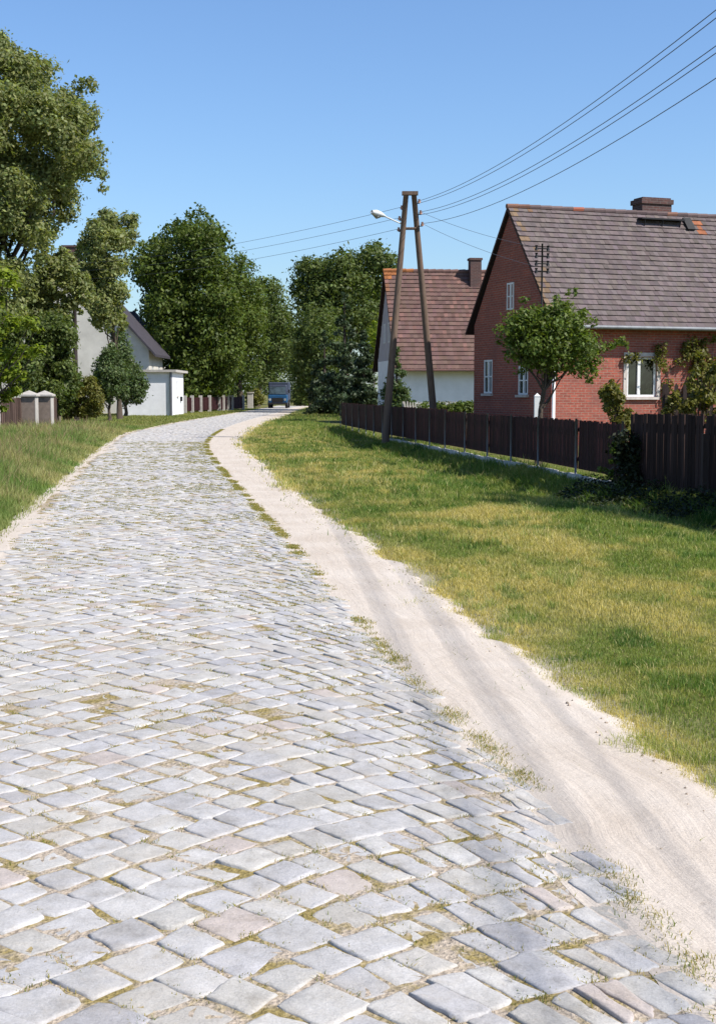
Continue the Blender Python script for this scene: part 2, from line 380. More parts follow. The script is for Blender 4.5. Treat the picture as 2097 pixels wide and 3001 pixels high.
def make_road():
    P = setts(); cen = P.mean(1); n = len(P)
    lim = (xR(cen[:,1]) - xL(cen[:,1])) - .12
    P = P[cen[:,0] < lim]; n = len(P)
    # orient ccw
    d = P - P.mean(1, keepdims=True); area = (P[:,:,0]*np.roll(P[:,:,1],-1,1) - np.roll(P[:,:,0],-1,1)*P[:,:,1]).sum(1)
    P[area > 0] = P[area > 0][:, ::-1]                          # t grows to the left: reversed handedness
    cen = P.mean(1); s = cen[:,1]
    P = P + rng.normal(0, .011, P.shape)
    allv, allf, allc, base = [], [], [], 0
    pal = np.array([[.43,.43,.448],[.46,.46,.475],[.395,.395,.42],[.485,.48,.48],[.46,.45,.43],[.43,.41,.375],[.51,.505,.495],[.55,.545,.535],[.46,.39,.36],[.35,.35,.385]])
    pal = pal.mean(0)*.35 + pal*.65
    pw = np.array([.17,.17,.12,.14,.14,.10,.08,.03,.035,.035]); pw = pw / pw.sum()
    for lo, hi, sub in ((0, 26, 4), (26, 60, 2), (60, 200, 1)):
        sel = (s >= lo) & (s < hi); Q = P[sel]; m_ = len(Q)
        K = 4 * sub
        A = Q; B = np.roll(Q, -1, 1)
        tt = (np.arange(sub) / sub)[None, None, :, None]
        ring = (A[:,:,None,:] * (1 - tt) + B[:,:,None,:] * tt).reshape(m_, K, 2)
        c = Q.mean(1)[:, None, :]
        rel = ring - c
        if sub > 1:
            ang = np.arctan2(rel[...,1], rel[...,0])
            corner = np.zeros(K, bool); corner[::sub] = True
            rel = rel * np.where(corner, .955, 1.0)[None, :, None]
            rel = rel * (1 + rng.normal(0, .035, (m_, K)))[..., None]
        L = np.linalg.norm(rel, axis=2, keepdims=True)
        gap = rng.uniform(.002, .010, (m_, 1, 1))
        def off(g): return c + rel * np.clip((L - g) / L, .1, 1)
        hgt = rng.normal(0, .0026, (m_, 1)); tilt = rng.normal(0, .015, (m_, 2)); tilt *= np.clip(1.2 - s[sel][:,None]/60, .3, 1)
        rings = []
        for g_, z_, rs in ((gap*1.0, -.03, 0), (gap + .002, -.0045, .001), (gap + .007, -.0008, .0007), (gap + .016, .0, .0007), (gap + .05, .0006, .0016)):
            q = off(g_); z = z_ + hgt + ((q - c) * tilt[:,None,:]).sum(-1) + rng.normal(0, 1, (m_, K)) * rs
            rings.append(np.concatenate([q, z[...,None]], -1))
        cc = np.concatenate([c[:,0,:], hgt + .0005], -1)[:, None, :]
        V = np.concatenate(rings + [cc], 1)                      # (m, 4K+1, 3)
        nv = 5*K + 1
        fs = []
        k = np.arange(K); k2 = (k + 1) % K
        quad = np.concatenate([np.stack([r_*K+k, r_*K+k2, (r_+1)*K+k2, (r_+1)*K+k], -1) for r_ in range(4)])
        tri = np.stack([4*K+k, 4*K+k2, np.full(K, 5*K)], -1)
        offs = (np.arange(m_) * nv)[:, None, None] + base
        colr = pal[rng.choice(len(pal), m_, p=pw)] * rng.uniform(.93, 1.06, (m_, 1)) * np.array([[1.05,1.03,1.015]])
        wx = xR(V[...,1]) - V[...,0]
        V = np.stack([wx, V[...,1], V[...,2] + .0165], -1)
        allv.append(V.reshape(-1, 3)); allc.append(np.repeat(colr, nv, 0))
        allf.append(('q', (quad[None] + offs).reshape(-1, 4))); allf.append(('t', (tri[None] + offs).reshape(-1, 3)))
        base += m_ * nv
    v_, f_, u_ = strip('bed', lambda y: xL(y) - .05, lambda y: xR(y) - .04, -1, 170, .0118, 24, .25, None, .05, .03, .004, 12)
    allf.append(('b', f_ + base)); allv.append(v_); allc.append(np.ones((len(v_), 3)))
    Qs = np.concatenate([f for k, f in allf if k == 'q']); Ts = np.concatenate([f for k, f in allf if k == 't']); Bs = allf[-1][1]
    mi = np.concatenate([np.zeros(len(Qs)), np.zeros(len(Ts)), np.ones(len(Bs))])
    o = np_mesh('road', np.concatenate(allv), [Qs, Ts, Bs], [M['stone'], M['joint']], np.concatenate(allc), midx=mi, smooth=True)
    tag(o, 'grey granite cobblestone road bending away to the left', 'road', kind='structure')
    return P
STONES = make_road()

# ------------------------------------------------------------------ grass
def blades(name, x, y, z, h, w, c, lean=.45, label='', cat='grass', bend=.6):
    n = len(x); th = rng.uniform(0, 2*np.pi, n); ax, ay = np.cos(th), np.sin(th)
    ld = rng.uniform(0, 2*np.pi, n); ll = np.abs(rng.normal(0, lean, n)) * h
    lx, ly = np.cos(ld)*ll, np.sin(ld)*ll
    V = np.zeros((n, 5, 3))
    for k, (fw, fh, fl) in enumerate(((-.5, 0, 0), (.5, 0, 0), (.38, .55, .35), (-.38, .55, .35), (0, 1, 1))):
        V[:,k,0] = x + ax*w*fw + lx*fl; V[:,k,1] = y + ay*w*fw + ly*fl; V[:,k,2] = z + h*fh*(1 - bend*.3*(fl)) - (0.01 if fh == 0 else 0)
    b_ = np.arange(n)[:,None]*5
    q = b_ + np.array([[0,1,2,3]]); t = b_ + np.array([[3,2,4]])
    o = np_mesh(name, V.reshape(-1,3), [q, t], LM['grass'], np.repeat(c, 5, 0)); tag(o, label, cat, kind='stuff'); return o
def lerp(a, b, t): return np.asarray(a)[None]*(1-t[:,None]) + np.asarray(b)[None]*t[:,None]
# right verge
xs_, ys_, = [], []
for y0, y1, dens in ((4, 9, 9500), (9, 14, 4600), (14, 20, 2200), (20, 30, 1000), (30, 48, 420), (48, 80, 140), (80, 150, 40)):
    yy = np.linspace(y0, y1, 60); xr = np.minimum(xF(yy), yy*.272 + 2.3) if y1 <= 48 else np.minimum(xF(yy) if y1 <= 80 else xS(yy) + 5, yy*.27)
    Wm = np.clip(xr - xS(yy) + .45, .1, None).max(); n = int(Wm * (y1 - y0) * dens)
    q = rng.uniform(y0, y1, n); lo = xS(q) - .38; hi = np.minimum(xF(q) + (.3 if y1 <= 80 else 3), q*.272 + 2.3)
    p = lo + (hi - lo) * rng.random(len(q)); keep = (rng.random(len(q)) * Wm < (hi - lo)) & (hi > lo)
    xs_.append(p[keep]); ys_.append(q[keep])
x = np.concatenate(xs_); y = np.concatenate(ys_)
e_s = x - xS(y); e_f = xF(y) - x
dn = fbm(x*2.2, y*1.4, 40, 4); dn2 = fbm(x*.55, y*.35, 50, 3)
keep = rng.random(len(x)) < np.clip((e_s + .14) / .42 + (dn - .5)*2.2, .04, 1); 
x, y, e_s, e_f, dn, dn2 = [q[keep] for q in (x, y, e_s, e_f, dn, dn2)]
sz = np.clip(y / 9, .75, 5)
lush = np.clip(1 - (e_f - .6) / 3.2, 0, 1)
h = (.022 + .034*dn + .06*lush*dn2) * np.clip(y/11, .8, 1.9) * rng.uniform(.6, 1.4, len(x)); w = .0042 * sz * rng.uniform(.7, 1.4, len(x))
yel = np.clip((dn2 - .45)*2.3 + (dn - .5)*2.6 + .08 - lush*.8 + np.clip((13 - y)/9, 0, .6) + np.clip((.6 - e_s)*.8, 0, .5), 0, 1)
c = lerp((.21,.26,.068), (.52,.43,.155), yel) * rng.uniform(.7, 1.3, (len(x), 1))
weed = fbm(x*3.3, y*2.6, 123, 3) > .68; h[weed] *= rng.uniform(1.2, 2.1, weed.sum()); c[weed] = c[weed] * np.array([.62, .8, .7])
dark = fbm(x*1.6, y*.9, 77, 2) > .74; c[dark] = c[dark] * np.array([.5, .66, .6]); h[dark] *= 1.3
straw = rng.random(len(x)) < .06 + .22*yel; c[straw] = np.array([.56,.49,.24]) * rng.uniform(.8, 1.2, (straw.sum(), 1))
blades('verge_grass', x, y, gz(x, y) - .02, h, w, c, .6, 'short sunlit yellow green grass on the verge before the board fence')
# left tall grass
xs_, ys_ = [], []
for y0, y1, dens in ((9, 20, 900), (20, 32, 620), (32, 50, 380), (50, 66, 200)):
    n = int((y1 - y0) * 8 * dens); q = rng.uniform(y0, y1, n); p = xL(q) - .05 - 8 * rng.random(n)**1.15
    k = p > -q*.275 - 2.2; xs_.append(p[k]); ys_.append(q[k])
x = np.concatenate(xs_); y = np.concatenate(ys_); e = xL(y) - x
dn = fbm(x*1.1, y*.8, 90, 4); k = rng.random(len(x)) < np.clip(e/.35 + (dn - .5), .03, 1); x, y, e, dn = x[k], y[k], e[k], dn[k]
tall = np.clip((e - .1)/1.3, 0, 1) * np.clip((66 - y)/10, .1, 1)
h = (.07 + tall*(.22 + .42*dn)) * rng.uniform(.6, 1.35, len(x)); w = .006 * np.clip(y/11, 1, 5) * rng.uniform(.7, 1.3, len(x))
c = lerp((.18,.26,.07), (.38,.36,.16), np.clip((fbm(x*.7, y*.4, 33, 3) - .42)*3 + (1 - tall)*.45, 0, 1)) * rng.uniform(.7, 1.3, (len(x), 1))
sd = rng.random(len(x)) < .10*tall; c[sd] = np.array([.34,.25,.15]) * rng.uniform(.8, 1.2, (sd.sum(), 1)); h[sd] *= 1.25
blades('tall_grass', x, y, np.full(len(x), -.02), h, w, c, .38, 'tall seeding grass on the left verge before the fence pillars')
# left lawn farther on
n = 26000; y = rng.uniform(60, 140, n); x = xL(y) - .05 - 9*rng.random(n)
c = lerp((.16,.22,.05), (.34,.31,.12), fbm(x*.8, y*.4, 61, 3)) * rng.uniform(.75, 1.25, (n, 1))
blades('lawn_grass', x, y, np.full(n, -.02), rng.uniform(.05, .13, n), rng.uniform(.03, .06, n), c, .5, 'mown grass strip in front of the white garage')
# joint grass
sel = STONES.mean(1); k = (sel[:,1] < 45); Q = STONES[k]; cor = Q[np.arange(len(Q)), rng.integers(0, 4, len(Q))]
mid = (Q[:,0] + Q[:,1])/2; pts = np.concatenate([cor, mid, Q[:,2]]); pn = fbm(pts[:,0]*2.2, pts[:,1]*2.2, 15, 3)
pts = pts[rng.random(len(pts)) < np.clip((pn - .43)*4.2, .08, .9)]
ed_s = rng.uniform(2, 60, 1500); ed_s = ed_s[fbm(ed_s*1.7, ed_s*0, 19, 3) > .44]; ed = np.stack([rng.normal(-.03, .02, len(ed_s)), ed_s], 1)
nb = np.where(np.arange(len(pts) + len(ed)) < len(pts), 16, 30)
pts = np.concatenate([pts, ed]); big = np.concatenate([np.zeros(len(pts) - len(ed)), np.ones(len(ed))])
rp = np.repeat(pts, nb, 0); rb = np.repeat(big, nb)
sd = np.repeat(rng.normal(0, 1, (len(pts), 2)), nb, 0)
rp = rp + rng.normal(0, .02, rp.shape) * (1 + rb[:,None]*.7); y = rp[:,1]; x = xR(y) - rp[:,0]
c = lerp((.27,.25,.07), (.44,.34,.13), rng.random(len(x))); gsel = rng.random(len(x)) < .25; c[gsel] = (.17,.21,.05)
blades('joint_grass', x, y, np.full(len(x), .012), rng.uniform(.006, .017, len(x))*(1.1 + rb*.5), .0035*np.clip(y/6, 1, 5), c, 1.3, 'little yellowed grass tufts growing in the cobble joints')
# clods and pebbles along the sand edge
mb = MB()
for i in range(520):
    yy = random.uniform(4.5, 34)
    if random.random() < .85: xx = float(xS(yy)) + random.gauss(-.04, .09)
    else: xx = float(xR(yy)) + random.random() * float(xS(yy) - xR(yy))
    if random.random() > .75 and yy > 12: continue
    r_ = abs(random.gauss(.002, .003)) + .0025
    ce = Vector((xx, yy, .012 + r_*.3)); P = []
    for dx, dy, dz in ((1,0,0),(-1,0,0),(0,1,0),(0,-1,0),(0,0,1),(0,0,-1)):
        P.append(ce + Vector((dx, dy, dz*.7)) * r_ * random.uniform(.7, 1.5))
    t = random.choice([.55, .75, .95, 1.05]); mb.raw(P, [(0,2,4),(2,1,4),(1,3,4),(3,0,4),(2,0,5),(1,2,5),(3,1,5),(0,3,5)], 0, (t, t*.97, t*.93))
o = mb.build('sand_crumbs', surf('earth_crumbs', (.40,.33,.27), .95, .3, 30.)); tag(o, 'small dark clods and pebbles scattered on the sandy track', 'pebbles', kind='stuff')

# ------------------------------------------------------------------ foliage
def leaf_arrays(cs, rs, n_leaves, size, sub=26, spread=.30, up=.35, flat=1.0, droop=0.):
    cs = np.array(cs); rs = np.array(rs); w = rs**2; w = w / w.sum()
    P, Nn, T = [], [], []
    for c_, r_, k in zip(cs, rs, w):
        n = max(12, int(n_leaves * k)); ns = max(6, int(sub))
        d = rng.normal(0, 1, (ns, 3)); d /= np.linalg.norm(d, axis=1, keepdims=True)
        sc_ = c_ + d * r_ * rng.uniform(.55, 1.0, (ns, 1)) * np.array([1, 1, flat])
        st = rng.uniform(.72, 1.28, ns)
        w_ = rng.integers(0, ns, n)
        p = sc_[w_] + rng.normal(0, 1, (n, 3)) * r_ * spread * np.array([1, 1, .75]); p[:,2] -= droop * np.abs(rng.normal(0, r_, n))
        nd = p - c_; nd /= np.linalg.norm(nd, axis=1, keepdims=True) + 1e-6
        nd = nd * .7 + rng.normal(0, .55, (n, 3)); nd[:,2] += up
        P.append(p); Nn.append(nd); T.append(st[w_])
    P = np.concatenate(P); Nn = np.concatenate(Nn); Nn /= np.linalg.norm(Nn, axis=1, keepdims=True) + 1e-6; T = np.concatenate(T)
    n = len(P); a = np.cross(Nn, rng.normal(0, 1, (n, 3))); a /= np.linalg.norm(a, axis=1, keepdims=True) + 1e-6; b_ = np.cross(Nn, a)
    s_ = size * rng.uniform(.4, 1.45, (n, 1))
    V = np.stack([P - a*s_*.6, P + b_*s_*.33 - a*s_*.05 + Nn*s_*.06, P + a*s_*.6, P - b_*s_*.33 - a*s_*.05 + Nn*s_*.06], 1)
    tint = np.clip(T * rng.normal(1, .16, n), .45, 1.7)
    c = np.stack([tint * rng.uniform(.9, 1.15, n), tint, tint * rng.uniform(.8, 1.15, n)], 1)
    return V.reshape(-1, 3), np.arange(n*4).reshape(n, 4), np.repeat(c, 4, 0)
def inside(poly, x, y):
    r = False; j = len(poly) - 1
    for i in range(len(poly)):
        xi, yi = poly[i]; xj, yj = poly[j]
        if (yi > y) != (yj > y) and x < (xj - xi)*(y - yi)/(yj - yi) + xi: r = not r
        j = i
    return r
def pdist(poly, x, y):
    best = 1e9
    for i in range(len(poly)):
        x0, y0 = poly[i-1]; x1, y1 = poly[i]; dx, dy = x1-x0, y1-y0
        t = max(0, min(1, ((x-x0)*dx + (y-y0)*dy) / (dx*dx + dy*dy + 1e-9)))
        best = min(best, math.hypot(x0 + t*dx - x, y0 + t*dy - y))
    return best
def fill(poly, Yd, nblob, rmin, rmax, thick):
    xs = [p[0] for p in poly]; ys = [p[1] for p in poly]; cs, rs = [], []; tries = 0
    while len(cs) < nblob and tries < 20000:
        tries += 1
        x, y = random.uniform(min(xs), max(xs)), random.uniform(min(ys), max(ys))
        if not inside(poly, x, y): continue
        d = pdist(poly, x, y)
        if d < rmin * .75: continue
        r = min(d * 1.0, rmax) * random.uniform(.75, 1.0); r = max(r, rmin)
        k = math.sqrt(min(1, d / (rmax*1.8)))
        yy = Yd + random.uniform(-1, 1) * thick * k
        cs.append(tuple(at(x, y, yy))); rs.append(r * yy / F)
    return cs, rs
def plant(name, label, cat, base, cs, rs, n, size, lm, bark='bark', tr=.2, limbs=10, group=None, sub=26, spread=.3, up=.35, flat=1., fork=.35, droop=0., lean=None):
    root = empty(name, base); tag(root, label, cat, group); base = Vector(base)
    cen = Vector(np.average(np.array(cs), axis=0, weights=np.array(rs)**2)); top = max(c_[2] + r_ for c_, r_ in zip(cs, rs)); bot = min(c_[2] - r_ for c_, r_ in zip(cs, rs))
    mb = MB(); hgt = top - base.z
    f = base.lerp(Vector((cen.x, cen.y, base.z)), .35) + Vector((0, 0, max(hgt*fork, (bot - base.z)*.9)))
    end = Vector((cen.x, cen.y, base.z + hgt*.85)); pts = []
    for i in range(11):
        t = i/10; p = base.lerp(f, min(1, t/.4)) if t <= .4 else f.lerp(end, (t-.4)/.6)
        pts.append(p + Vector((math.sin(i*1.7), math.cos(i*2.1), 0)) * tr * .35 * (1 if i else 0))
    rad = [tr * (1.35 if i == 0 else 1 - .085*i) for i in range(11)]
    mb.tube([p - base for p in pts], rad, 9)
    order = sorted(range(len(cs)), key=lambda k: -rs[k])[:limbs*2]; random.shuffle(order)
    for k in order[:limbs]:
        tgt = Vector(cs[k]); i = min(8, max(3, int(10 * (tgt.z - base.z) / max(hgt, .1) * .62)))
        s0 = pts[i]; q = [s0]
        for j in range(1, 6):
            t = j/5; q.append(s0.lerp(tgt, t) + Vector((0, 0, -.12*(s0-tgt).length*math.sin(math.pi*t)*.6)) + Vector([random.gauss(0, .03)*(s0-tgt).length for _ in range(3)]))
        r0 = rad[i]*.5; mb.tube([p - base for p in q], [max(.008, r0*(1 - .17*j)) for j in range(6)], 6)
    mb.build('trunk', M[bark], root, smooth=True)
    V, Fa, C = leaf_arrays(cs, rs, n, size, sub, spread, up, flat, droop)
    np_mesh('crown', V - np.array(base), [Fa], lm, C, root)
    return root
TG = 'trees along the cobbled street'
def ptree(name, label, poly, Yd, bpx, nblob, rmin, rmax, thick, n, size, lm, tr, cat='tree', gpy=None, **kw):
    cs, rs = fill(poly, Yd, nblob, rmin, rmax, thick)
    b = at(bpx, 880, Yd); return plant(name, label, cat, (b.x, Yd, -.03), cs, rs, n, size, lm, tr=tr, **kw)
T1 = [(-160,30),(-60,30),(5,60),(30,95),(60,115),(95,105),(130,115),(150,150),(158,195),(175,160),(200,155),(225,180),(245,205),(238,235),(222,262),(228,285),(200,300),(235,310),(252,360),(247,410),(235,450),(220,455),(205,430),(185,480),(150,505),(110,560),(95,620),(80,700),(20,745),(-160,745)]
ptree('big_tree', 'huge pale green broadleaf tree towering at the left above the garden bushes', T1, 66, -30, 190, 10, 40, 4.5, 150000, .165, LM['willow'], .42, limbs=22, group=TG, fork=.3, sub=34)
T2 = [(185,520),(215,460),(238,468),(262,480),(290,460),(314,482),(310,540),(288,560),(292,620),(288,690),(285,760),(235,765),(205,720),(165,640),(160,580)]
ptree('birch_tree', 'thin pale leaved tree rising behind the two young street trees', T2, 84, 268, 75, 8, 26, 2.2, 26000, .2, LM['willow'], .16, limbs=14, group=TG, fork=.3)
T2b = [(30,650),(45,590),(75,600),(88,560),(118,570),(135,545),(160,570),(185,575),(212,640),(218,700),(190,690),(182,740),(170,690),(176,735),(140,725),(95,760),(45,740)]
ptree('slender_tree', 'sparse slender tree with dark stems before the pale gable', T2b, 72, 128, 130, 5, 17, 2., 26000, .17, LM['willow'], .15, bark='palebark', limbs=10, group=TG, fork=.5)
T3 = [(200,880),(208,840),(222,800),(245,752),(270,790),(292,850),(288,890),(262,910),(215,900)]
T4 = [(240,780),(262,722),(285,735),(300,790),(336,860),(322,905),(270,915),(255,850)]
ptree('young_tree', 'small dark street tree on the lawn, nearer of two by the white garage', T3, 79, 245, 48, 6, 24, 1.0, 15000, .14, LM['young'], .11, limbs=8, group='young trees before the garage', fork=.2)
ptree('young_tree', 'small dark street tree standing right against the white garage wall', T4, 93, 281, 52, 6, 24, 1.1, 12000, .15, LM['young'], .13, limbs=8, group='young trees before the garage', fork=.2)
T5 = [(288,580),(310,530),(345,530),(370,495),(410,490),(425,460),(445,450),(470,468),(482,490),(508,498),(527,525),(520,570),(530,640),(555,720),(548,820),(520,895),(430,912),(352,905),(348,800),(320,720),(312,690),(322,650),(288,625)]
ptree('chestnut_tree', 'big dense dark green chestnut tree behind the far left picket fence', T5, 121, 425, 190, 7, 40, 5.5, 62000, .29, LM['dark'], .45, limbs=18, group=TG)
T6 = [(490,620),(530,562),(560,565),(582,600),(606,680),(600,780),(575,880),(500,892),(480,750)]
ptree('chestnut_tree', 'rounded dark tree leaning over the road just left of the truck', T6, 136, 535, 80, 8, 36, 4.5, 19000, .28, LM['dark'], .35, limbs=12, group=TG)
T7 = [(560,640),(580,612),(593,582),(612,612),(650,660),(662,740),(650,840),(610,872),(550,862)]
ptree('chestnut_tree', 'dark pointed tree above the truck at the end of the road', T7, 160, 575, 45, 10, 34, 4.5, 16000, .30, LM['mid'], .35, limbs=10, group=TG)
T8 = [(610,780),(640,690),(690,730),(720,800),(705,880),(660,908),(640,900),(615,860)]
ptree('lime_tree', 'far dark green tree standing right behind the truck', T8, 186, 690, 32, 12, 34, 4., 9000, .34, LM['mid'], .35, limbs=8, group=TG)
T9 = [(648,640),(656,592),(690,568),(720,575),(745,555),(790,560),(840,536),(882,560),(905,595),(895,660),(880,720),(845,770),(760,790),(690,760),(655,700)]
ptree('oak_tree', 'broad round crowned oak tree rising behind the white house', T9, 124, 775, 130, 7, 36, 5., 42000, .27, LM['mid'], .45, limbs=16, group=TG)
T10 = [(655,880),(648,760),(665,690),(720,655),(765,690),(775,800),(760,890),(690,905)]
ptree('linden_tree', 'dark bushy tree overhanging the right roadside behind the spruces', T10, 112, 705, 90, 8, 34, 3.5, 19000, .22, LM['mid'], .25, limbs=9, group=TG)
def spruce(label, px, Yd, top, bot, half, n, lm, size, group=None, name='spruce_tree', cat='tree'):
    b = at(px, 880, Yd); zt = at(px, top, Yd).z; zb = max(.1, at(px, bot, Yd).z); hw = half*Yd/F
    root = empty(name, (b.x, Yd, -.03)); tag(root, label, cat, group)
    mb = MB(); mb.tube([(0,0,0), (0,0,zt*.5), (0,0,zt*.95)], [.16*hw/1.3, .1*hw/1.3, .02], 8); mb.build('trunk', M['bark'], root, smooth=True)
    cs, rs = [], []
    for i in range(int(70)):
        t = random.random()**1.4; z = zb + (zt - zb)*t; rr = hw*(1 - t)**.8 + .05; a = random.uniform(0, 6.283); q = rr*random.uniform(.25, .82)
        cs.append((math.cos(a)*q, math.sin(a)*q, z - q*.22)); rs.append(max(.12, rr*.34))
    V, Fa, C = leaf_arrays(cs, rs, n, size, 14, .3, .0, .55); np_mesh('crown', V, [Fa], lm, C, root); return root
spruce('tall dark spruce tree at the right roadside beside the white house', 772, 93, 652, 905, 62, 15000, LM['spruce'], .2, 'spruces at the roadside')
spruce('shorter black green spruce tree at the road edge before the tall spruce', 727, 100, 735, 922, 46, 11000, LM['spruce'], .2, 'spruces at the roadside')
spruce('squat dark spruce tree touching the gable of the white house', 815, 86, 742, 900, 42, 10000, LM['spruce'], .18, 'spruces at the roadside')
spruce('small pointed conifer in front of the white house beside the leaning pole leg', 888, 60, 778, 905, 40, 7000, LM['young'], .11, None, 'thuja_bush', 'shrub')
def pbush(label, poly, Yd, nblob, rmin, rmax, thick, n, size, lm, name='garden_bush', cat='bush', group=None, tr=.05, limbs=8, **kw):
    xs = [p[0] for p in poly]; return ptree(name, label, poly, Yd, sum(xs)/len(xs), nblob, rmin, rmax, thick, n, size, lm, tr, cat, limbs=limbs, group=group, fork=.15, **kw)
pbush('mid green rounded garden bush between the fence pillars and the pole', [(50,740),(80,680),(120,690),(160,715),(176,735),(170,775),(165,800),(185,850),(170,890),(135,935),(65,920)], 62, 80, 9, 28, 2., 24000, .15, LM['mid'])
pbush('large leafy garden bush filling the left edge above the fence', [(-90,740),(-20,690),(40,700),(85,740),(95,820),(70,890),(-90,900)], 59, 60, 10, 32, 2.2, 26000, .15, LM['mid'])
pbush('spindly olive shrub growing from the tall grass beside the dark pole', [(135,880),(150,835),(168,820),(185,850),(205,830),(228,870),(240,905),(225,938),(140,942)], 64, 46, 5, 16, 1., 9500, .11, LM['vine'], limbs=14)
pbush('bright yellow green bush in sun at the gable of the white house', [(812,745),(850,712),(866,760),(852,830),(815,835)], 104, 20, 8, 20, 2., 4500, .18, LM['maple'])
pbush('low bush in shade behind the truck at the right bend', [(640,905),(650,870),(700,860),(720,890),(700,918)], 165, 16, 6, 16, 2., 3000, .28, LM['mid'])
pbush('low green bush at the left roadside beside the truck', [(545,912),(552,880),(575,868),(592,885),(590,908)], 150, 14, 5, 14, 1.5, 2600, .24, LM['vine'])
# yellow green sprays of a near tree at the left edge
sp = [(-25,625,24),(12,618,18),(28,640,11),(-30,690,28),(5,672,12),(30,728,20),(62,722,16),(-5,745,22),(82,738,9),(50,790,17),(82,785,13),(20,800,20),(-20,840,30),(28,842,20),(48,836,8),(10,885,18),(38,878,12),(-40,760,30),(-50,900,25),(5,915,9)]
cs = [tuple(at(px, py, 34 + random.uniform(-.8, .8))) for px, py, r in sp]; rs = [r*34/F for px, py, r in sp]
b = at(-130, 880, 35); plant('maple_tree', 'yellow green maple sprays reaching in from the left edge of the picture', 'tree', (b.x, 35, -.03), cs, rs, 6200, .10, LM['maple'], tr=.12, limbs=18, sub=9, spread=.42, up=.9, flat=.6, fork=.2)
# fruit tree behind the board fence
T13 = [(1112,752),(1098,735),(1120,728),(1118,700),(1140,712),(1148,685),(1160,700),(1172,660),(1182,692),(1200,672),(1222,688),(1235,652),(1250,678),(1268,645),(1290,652),(1276,680),(1300,690),(1318,688),(1312,712),(1336,712),(1330,750),(1345,775),(1368,772),(1392,752),(1405,768),(1385,788),(1350,795),(1345,825),(1338,858),(1322,835),(1305,862),(1285,832),(1268,852),(1250,835),(1225,850),(1205,825),(1175,838),(1150,800),(1125,800),(1130,775)]
cs, rs = fill(T13, 30.4, 150, 5, 24, .9)
for px, py, r_ in ((1348,780,10),(1362,777,9),(1376,770,9),(1390,764,9),(1403,772,7),(1328,838,11),(1318,850,9),(1296,842,10),(1118,735,9),(1125,765,10),(1150,800,11),(1172,672,9),(1245,668,10),(1275,656,9),(1288,650,7),(1310,705,10),(1330,722,9),(1165,835,8),(1220,842,8)):
    cs.append(tuple(at(px, py, 30.4 + random.uniform(-.4,.4)))); rs.append(r_*30.4/F)
fb = G(1208, 1080, 0); fb = Vector((at(1206, 880, 29.9).x, 29.9, -.03))
plant('fruit_tree', 'small crooked fruit tree in leaf before the corner of the brick house', 'tree', fb, cs, rs, 16500, .078, LM['fruit'], tr=.075, limbs=20, sub=9, spread=.5, fork=.42, up=.5)
# tree beyond the right edge that shades the corner
cs = [(6.75 + random.gauss(0, .33), 18.4 + random.gauss(0, .95), 3.2 + random.gauss(0, .75)) for _ in range(40)]; cs += [(5.35, 18.6, 2.2), (5.25, 18.2, 2.45), (5.3, 18.9, 2.35), (5.9,17.2,2.3)]
rs = [.5]*40 + [.22, .22, .2, .35]
plant('garden_tree', 'dark garden tree whose twigs peek in at the right picture edge', 'tree', (6.6, 18.3, -.03), cs, rs, 20000, .11, LM['mid'], tr=.09, limbs=10)
# far wood
cs, rs = [], []
for i in range(120):
    x = random.uniform(-95, 95); cs.append((x, 235 + random.uniform(-8, 8), random.uniform(1, 4.6))); rs.append(random.uniform(2, 3.2))
V, Fa, C = leaf_arrays(cs, rs, 22000, .55, 20); o = np_mesh('far_wood', V, [Fa], LM['mid'], C); tag(o, 'dark strip of far woodland along the horizon', 'wood', kind='stuff')

# ------------------------------------------------------------------ building helpers
def panel(mb, O, U, Vv, w, h, holes, Nin, dep=.14, mi=0):
    """wall rectangle from O along U (width) and Vv (height), with rectangular holes and reveals going inwards along Nin"""
    O, U, Vv, Nin = Vector(O), Vector(U), Vector(Vv), Vector(Nin)
    us = sorted({0, w, *[q for hl in holes for q in hl[:2]]}); vs = sorted({0, h, *[q for hl in holes for q in hl[2:]]})
    flip = U.cross(Vv).dot(Nin) > 0
    def quad(a, b_, c, d): mb.face([d, c, b_, a] if flip else [a, b_, c, d], mi)
    P = lambda u, v, n=0: O + U*u + Vv*v + Nin*n
    for i in range(len(us)-1):
        for j in range(len(vs)-1):
            um, vm = (us[i]+us[i+1])/2, (vs[j]+vs[j+1])/2
            if any(hl[0] < um < hl[1] and hl[2] < vm < hl[3] for hl in holes): continue
            quad(P(us[i],vs[j]), P(us[i+1],vs[j]), P(us[i+1],vs[j+1]), P(us[i],vs[j+1]))
    for u0, u1, v0, v1 in holes:
        for (a, b_) in (((u0,v0),(u1,v0)), ((u1,v0),(u1,v1)), ((u1,v1),(u0,v1)), ((u0,v1),(u0,v0))):
            mb.face([P(*a), P(*a, dep), P(*b_, dep), P(*b_)], mi)
def frame_box(mb, O, U, Vv, Nin, u0, u1, v0, v1, n0, n1, mi=0):
    O, U, Vv, Nin = Vector(O), Vector(U), Vector(Vv), Vector(Nin)
    P = [O + U*u + Vv*v + Nin*n for n in (n0, n1) for (u, v) in ((u0,v0),(u1,v0),(u1,v1),(u0,v1))]
    mb.raw(P, [(0,1,2,3),(7,6,5,4),(0,4,5,1),(1,5,6,2),(2,6,7,3),(3,7,4,0)], mi)
